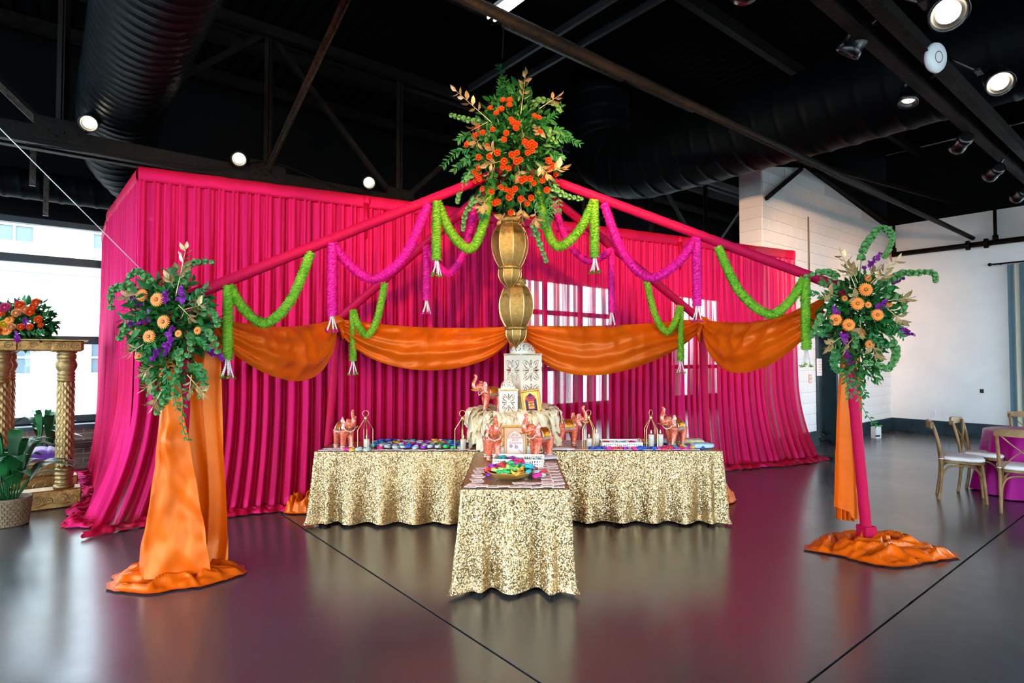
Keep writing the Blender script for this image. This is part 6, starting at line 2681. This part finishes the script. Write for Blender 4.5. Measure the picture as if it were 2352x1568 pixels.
# bouquet on the pavilion
BQ = Arrangement('mixed_bouquet', 'mixed orange and purple bouquet on top of the gold pavilion', at(38, 770, 6.15) + Vector((0, .1, .0)), 6)
BQ.foliage(.27, .22, .22, 900, 'leaf_mid', 0, (.05, .09), .3, dz=.12)
BQ.foliage(.29, .24, .26, 200, 'leaf_dark', 0, (.08, .12), .7, dz=.13, name='outer_leaves')
PINK_R = rose_mesh('pink_rose', 'pink_fl')
PEACH_R = rose_mesh('peach_rose', 'peach_fl')
YEL_R = rose_mesh('yellow_rose', 'yellow_fl')
for (x, y, kk, s) in ((15, 708, 'pink', 1.7), (5, 720, 'o', 1.5), (22, 735, 'g', .9), (48, 702, 'o', 1.5), (72, 718, 'o', 1.5), (78, 706, 'r', 1.2), (40, 720, 'peach', 1.5), (58, 738, 'p', 1), (12, 745, 'y', 1.4), (15, 760, 'g', 1.0), (38, 770, 'p', 1),
                      (90, 735, 'r', 1.3), (85, 695, 'r', 1.3), (40, 697, 'p', .8), (60, 712, 'peach', 1.4), (70, 752, 'r', 1.1), (2, 762, 'o', 1.5), (28, 752, 'peach', 1.3), (95, 748, 'r', .9), (50, 752, 'o', 1.2)):
    p = at(x, y, 6.0)
    d = Vector((.25, -1, .35))
    if kk == 'p':
        BQ.stock(p, (.1, -.4, .8), .09, 12)
    elif kk == 'g':
        BQ.bloom('gerb', p, d, s)
    else:
        me = {'pink': PINK_R, 'peach': PEACH_R, 'y': YEL_R}.get(kk, ROSE)
        place('garden_rose', me, BQ.root, loc=BQ.local(p), rot=aim_euler(d), scale=(s,) * 3)
for lst in ([(60, 740), (90, 728), (112, 722)], [(30, 720), (35, 700), (38, 686)], [(70, 720), (95, 700), (88, 692)], [(60, 760), (85, 765), (100, 758)]):
    BQ.branch(px_pts(lst, 6.05), 12, .06, .22)


# potted plants
def peace_lily(label, loc, n, seed, rad, hgt, pot=True, potr=.17, poth=.27):
    root = thing('potted_plant', label, 'plant', loc)
    r = random.Random(seed)
    z0 = 0
    if pot:
        q = MB()
        q.lathe([(potr * .8, 0), (potr * .84, .01), (potr, poth - .02), (potr * 1.03, poth), (potr * .93, poth), (potr * .9, poth - .05)], 28, capt=True)
        pt2 = q.build('wicker_pot', 'basket', root, smooth=True)
        q = MB()
        rows, nn = 9, 26
        for i in range(rows):
            for k in range(nn):
                a = 2 * math.pi * (k + .5 * (i % 2)) / nn
                zz = .02 + (poth - .05) * i / (rows - 1)
                rr_ = lerp(potr * .83, potr * 1.0, zz / poth) + .003
                c = Vector((rr_ * math.cos(a), rr_ * math.sin(a), zz))
                q.box(c, (.008, .030, .022), a)
        tag(q.build('wicker_weave', 'basket', pt2), kind='stuff')
        q = MB()
        q.lathe([(.001, poth - .035), (potr * .9, poth - .04)], 20, capb=False, capt=False)
        q.build('soil', pbr('dark_soil', '#1d1712', .9) if 'dark_soil' not in bpy.data.materials else bpy.data.materials['dark_soil'], root)
        z0 = poth - .04
    for k in range(n):
        a = 2.4 * k + r.uniform(-.3, .3)
        lean = r.uniform(.2, 1.0)
        h_ = hgt * r.uniform(.45, 1.0) * (1.15 - .4 * lean)
        out = Vector((math.cos(a), math.sin(a), 0))
        b0 = Vector((out.x * .04, out.y * .04, z0))
        b1 = b0 + out * rad * .35 * lean + Vector((0, 0, h_ * .55))
        b2 = b0 + out * rad * .8 * lean + Vector((0, 0, h_))
        b3 = b0 + out * rad * 1.7 * lean + Vector((0, 0, h_ * (1.15 - .30 * lean)))
        P = catmull([b0, b1, b2, b3], 6)
        q = MB()
        q.tube(P[:7], .0055, 5)
        ls = P[6:]
        sd = Vector((-out.y, out.x, 0))
        wmax = r.uniform(.035, .06)
        vs, fs = [], []
        m_ = len(ls)
        for i, p in enumerate(ls):
            f = i / (m_ - 1)
            w_ = wmax * math.sin(math.pi * min(.98, .06 + .92 * f)) ** 1.1
            vs += [p - sd * w_ + Vector((0, 0, .25 * w_)), p, p + sd * w_ + Vector((0, 0, .25 * w_))]
        for i in range(m_ - 1):
            for j in range(2):
                fs.append((i * 3 + j, i * 3 + j + 1, i * 3 + j + 4, i * 3 + j + 3))
        q.add(vs, fs)
        q.build('leaf', 'leaf_plant', root, smooth=True)
    return root


pf = at(22, 1200, 5.72)
peace_lily('leafy green plant in a brown wicker pot at the left edge', (pf.x, pf.y, 0), 44, 4, .34, .62)
p2_ = R(.05, 10.05)
peace_lily('leafy green plant behind the pavilion against the left window', (p2_.x, p2_.y, 0), 18, 9, .28, .75, True, .16, .3)


# ================================================================== CHAIRS AND ROUND TABLE AT RIGHT
def make_chair():
    root = thing('crossback_chair', 'x', 'chair')
    # local: seat faces +x

    def rod(nm, pts, r, parent=root, smooth=True, flat=1.0):
        q = MB()
        q.tube(catmull(pts, 6), r, 8, flat=flat)
        return q.build(nm, 'wood', parent, smooth=smooth)
    for s in (-1, 1):
        rod('front_leg', [(.17, s * .165, .44), (.185, s * .175, .22), (.20, s * .185, 0)], .0165)
        rod('back_leg', [(-.235, s * .17, 0), (-.205, s * .172, .22), (-.20, s * .175, .45), (-.225, s * .185, .66), (-.275, s * .195, .86)], .0165)
        rod('side_arch', [(-.20, s * .172, .25), (-.15, s * .172, .37), (-.04, s * .172, .405), (.07, s * .170, .40), (.15, s * .172, .33), (.185, s * .175, .20)], .011)
    rod('front_arch', [(.185, -.172, .22), (.175, -.12, .36), (.172, 0, .40), (.175, .12, .36), (.185, .172, .22)], .011)
    rod('rear_arch', [(-.205, -.17, .22), (-.205, -.12, .36), (-.205, 0, .40), (-.205, .12, .36), (-.205, .17, .22)], .011)
    rod('cross_slat', [(-.205, -.165, .46), (-.215, -.06, .60), (-.235, .07, .72), (-.268, .175, .83)], .012, flat=.55)
    rod('cross_slat', [(-.205, .165, .46), (-.222, .06, .60), (-.242, -.07, .72), (-.268, -.175, .83)], .012, flat=.55)
    q = MB()
    n = 18
    vs, fs = [], []
    for i in range(n + 1):
        f = i / n * 2 - 1
        y = f * .215
        x = -.285 - .035 * (1 - f * f)
        for dx, z in ((-.012, .815), (.012, .815), (.010, .885), (-.012, .885)):
            zz = z + (.012 * (1 - f * f) if z > .85 else 0)
            vs.append((x + dx, y, zz))
    for i in range(n):
        for k in range(4):
            fs.append((i * 4 + k, i * 4 + (k + 1) % 4, i * 4 + 4 + (k + 1) % 4, i * 4 + 4 + k))
    fs += [(3, 2, 1, 0), (n * 4, n * 4 + 1, n * 4 + 2, n * 4 + 3)]
    q.add(vs, fs)
    q.build('top_rail', 'wood', root)

    def seat_outline(k, z, grow=0.0, n=36):
        out = []
        for i in range(n):
            a = 2 * math.pi * i / n
            ex = .55
            x = .20 * math.copysign(abs(math.cos(a)) ** ex, math.cos(a)) * k
            w_ = (.205 if x > 0 else .185)
            y = w_ * math.copysign(abs(math.sin(a)) ** ex, math.sin(a)) * k
            out.append((x + grow * math.cos(a), y + grow * math.sin(a), z))
        return out
    for nm, mt, rings in (('seat', 'wood', ((.97, .425), (1.02, .432), (1.02, .450), (.98, .456))), ('seat_cushion', 'cushion', ((.97, .457), (1.02, .466), (1.02, .485), (.97, .498), (.6, .504)))):
        q = MB()
        vs, fs = [], []
        for (k, z) in rings:
            vs += seat_outline(k, z)
        for r_ in range(len(rings) - 1):
            for i in range(36):
                fs.append((r_ * 36 + i, r_ * 36 + (i + 1) % 36, (r_ + 1) * 36 + (i + 1) % 36, (r_ + 1) * 36 + i))
        fs += [tuple(reversed(range(36))), tuple(range((len(rings) - 1) * 36, len(rings) * 36))]
        q.add(vs, fs)
        q.build(nm, mt, root, smooth=(nm == 'seat_cushion'))
    for s in (-1, 1):
        q = MB()
        q.tube([(-.20 + .019 * math.cos(a), s * .175 + .019 * math.sin(a), .475) for a in [i * math.pi / 5 for i in range(10)]], .006, 5, closed=True)
        q.build('cushion_tie', 'cushion', root)
    return root


ch0 = make_chair()
for i, (x, y, dg, lb) in enumerate(((5.21, 6.74, -34, 'wooden cross-back chair with white cushion, leftmost at the magenta table'), (5.71, 7.02, -52, 'wooden cross-back chair just behind the leftmost one'),
                                    (5.42, 6.19, 48, 'nearest wooden cross-back chair, its back to the viewer at the right edge'), (6.92, 7.72, 238, 'wooden cross-back chair beyond the magenta table at right edge'))):
    o = ch0 if i == 0 else copy_tree(ch0)
    o.location = (x, y, 0)
    o.rotation_euler = (0, 0, math.radians(dg))
    tag(o, lb, 'chair', 'cross-back chairs at the magenta table')
tb = thing('round_table', 'round table under a magenta satin cloth at the right edge', 'table', (6.40, 6.92, 0))


def tcl(u, v):
    an = 2 * math.pi * u
    if v < .25:
        r = .60 * v / .25
        z = .75
    else:
        k = (v - .25) / .75
        r = .60 + .02 + .10 * k + .055 * k * math.sin(an * 13 + 1.5 * math.sin(an * 2))
        z = lerp(.745, .012, k)
    return (6.40 + r * math.cos(an), 6.92 + r * math.sin(an), z)


q = MB()
q.grid(tcl, 180, 28, close_u=True)
q.build('satin_cloth', 'magenta_satin', tb, smooth=True, world=True)
q = MB()
q.lathe([(.58, .71), (.59, .735)], 32, (6.40, 6.92, 0))
q.lathe([(.28, 0), (.28, .03), (.05, .05), (.05, .71)], 20, (6.40, 6.92, 0))
q.build('pedestal', 'wood', tb, world=True)

# ---- window drape on the right wall with its rod
wdp = thing('window_drape', 'striped grey-blue and cream window drape on the right wall', 'drape', R(SR - .15, 2.6))
n = N('striped_drape')
tc = n.n('ShaderNodeTexCoord')
sp = n.n('ShaderNodeSeparateXYZ')
n.l(tc.outputs['UV'], sp.inputs[0])
mm = n.n('ShaderNodeMath', operation='MULTIPLY')
mm.inputs[1].default_value = 7.0
n.l(sp.outputs[0], mm.inputs[0])
fr = n.n('ShaderNodeMath', operation='FRACT')
n.l(mm.outputs[0], fr.inputs[0])
gt = n.n('ShaderNodeMath', operation='GREATER_THAN')
gt.inputs[1].default_value = .68
n.l(fr.outputs[0], gt.inputs[0])
mx = n.n('ShaderNodeMix', data_type='RGBA')
n.l(gt.outputs[0], mx.inputs['Factor'])
mx.inputs[6].default_value = lin('#73909e')
mx.inputs[7].default_value = lin('#d2c3a8')
n.l(mx.outputs[2], n.b.inputs['Base Color'])
n.b.inputs['Roughness'].default_value = .8
M['striped'] = n.m
q = MB()
q.grid(lambda u, v: tuple(R(SR - .16 + .045 * math.sin(u * 2 * math.pi * 8), lerp(2.72, 1.5, u), lerp(3.50, .02, v))), 160, 20, uv=True)
q.build('drape_cloth', 'striped', wdp, smooth=True, world=True)
rdx = thing('curtain_rod', 'thin black curtain rod with finial on the right wall', 'curtain rod', R(SR - .16, 2.6, 3.53))
q = MB()
q.tube([R(SR - .16, 2.95, 3.53), R(SR - .16, -1, 3.53)], .016, 8)
q.build('rod', 'steel_black', rdx, world=True)
q = MB()
q.sphere(R(SR - .16, 2.99, 3.53), .035, 10, 8)
q.build('finial', 'steel_black', rdx, smooth=True, world=True)
q = MB()
q.tube([R(SR, 2.85, 3.53), R(SR - .16, 2.85, 3.53)], .012, 6)
q.build('bracket', 'steel_black', rdx, world=True)


# ---- small wall fittings
def plate(label, s, t, z, w_, h_, mat, on_right, name='outlet_plate', cat='outlet'):
    q = MB()
    if on_right:
        q.bevbox(R(s - .006, t, z), (w_, .012, h_), .003, ROOM + math.pi / 2)
    else:
        q.bevbox(R(s, t - .02, z), (w_, .012, h_), .003, ROOM)
    o = tag(q.build(name, mat), label, cat)
    q = MB()
    for dz in (-.25, .25):
        c = R(s - .013, t, z + dz * h_) if on_right else R(s, t - .028, z + dz * h_)
        q.box(c, (w_ * .5, .003, h_ * .2), ROOM + (math.pi / 2 if on_right else 0))
    q.build('socket_face', 'grey_brown' if mat == 'steel_black' else 'paper', o)
    return o


plate('white power outlet low on the right wall', SR, 4.05, .42, .09, .14, 'white_plastic', True)
plate('small black box on the right wall near the drape', SR, 3.2, .95, .06, .08, 'steel_black', True, 'wall_box', 'wall box')
plate('pinkish electrical box on the white block wall beside drapes', 11.0, TD, 1.25, .12, .16, pbr('pinkish_box', '#d9b3a8', .6), False, 'electrical_box', 'electrical box')
wb_ = MB()
wc = at(2012, 985, 11.8)
wb_.bevbox((wc.x, wc.y, .12), (.16, .12, .24), .01, .4)
o = wb_.build('floor_box', 'white_plastic')
tag(o, 'small white box on the floor by the far baseboard', 'box')
wb_ = MB()
wb_.bevbox((wc.x - .01, wc.y - .07, .06), (.12, .02, .03), .004, .4)
wb_.build('box_slot', 'steel_black', o)
wc = at(1693, 1057, 8.6)
wb_ = MB()
wb_.bevbox((wc.x, wc.y, .02), (.13, .07, .036), .01, .3)
tag(wb_.build('paper_scrap', 'paper'), 'small white scrap on the floor under the drape hem', 'paper')
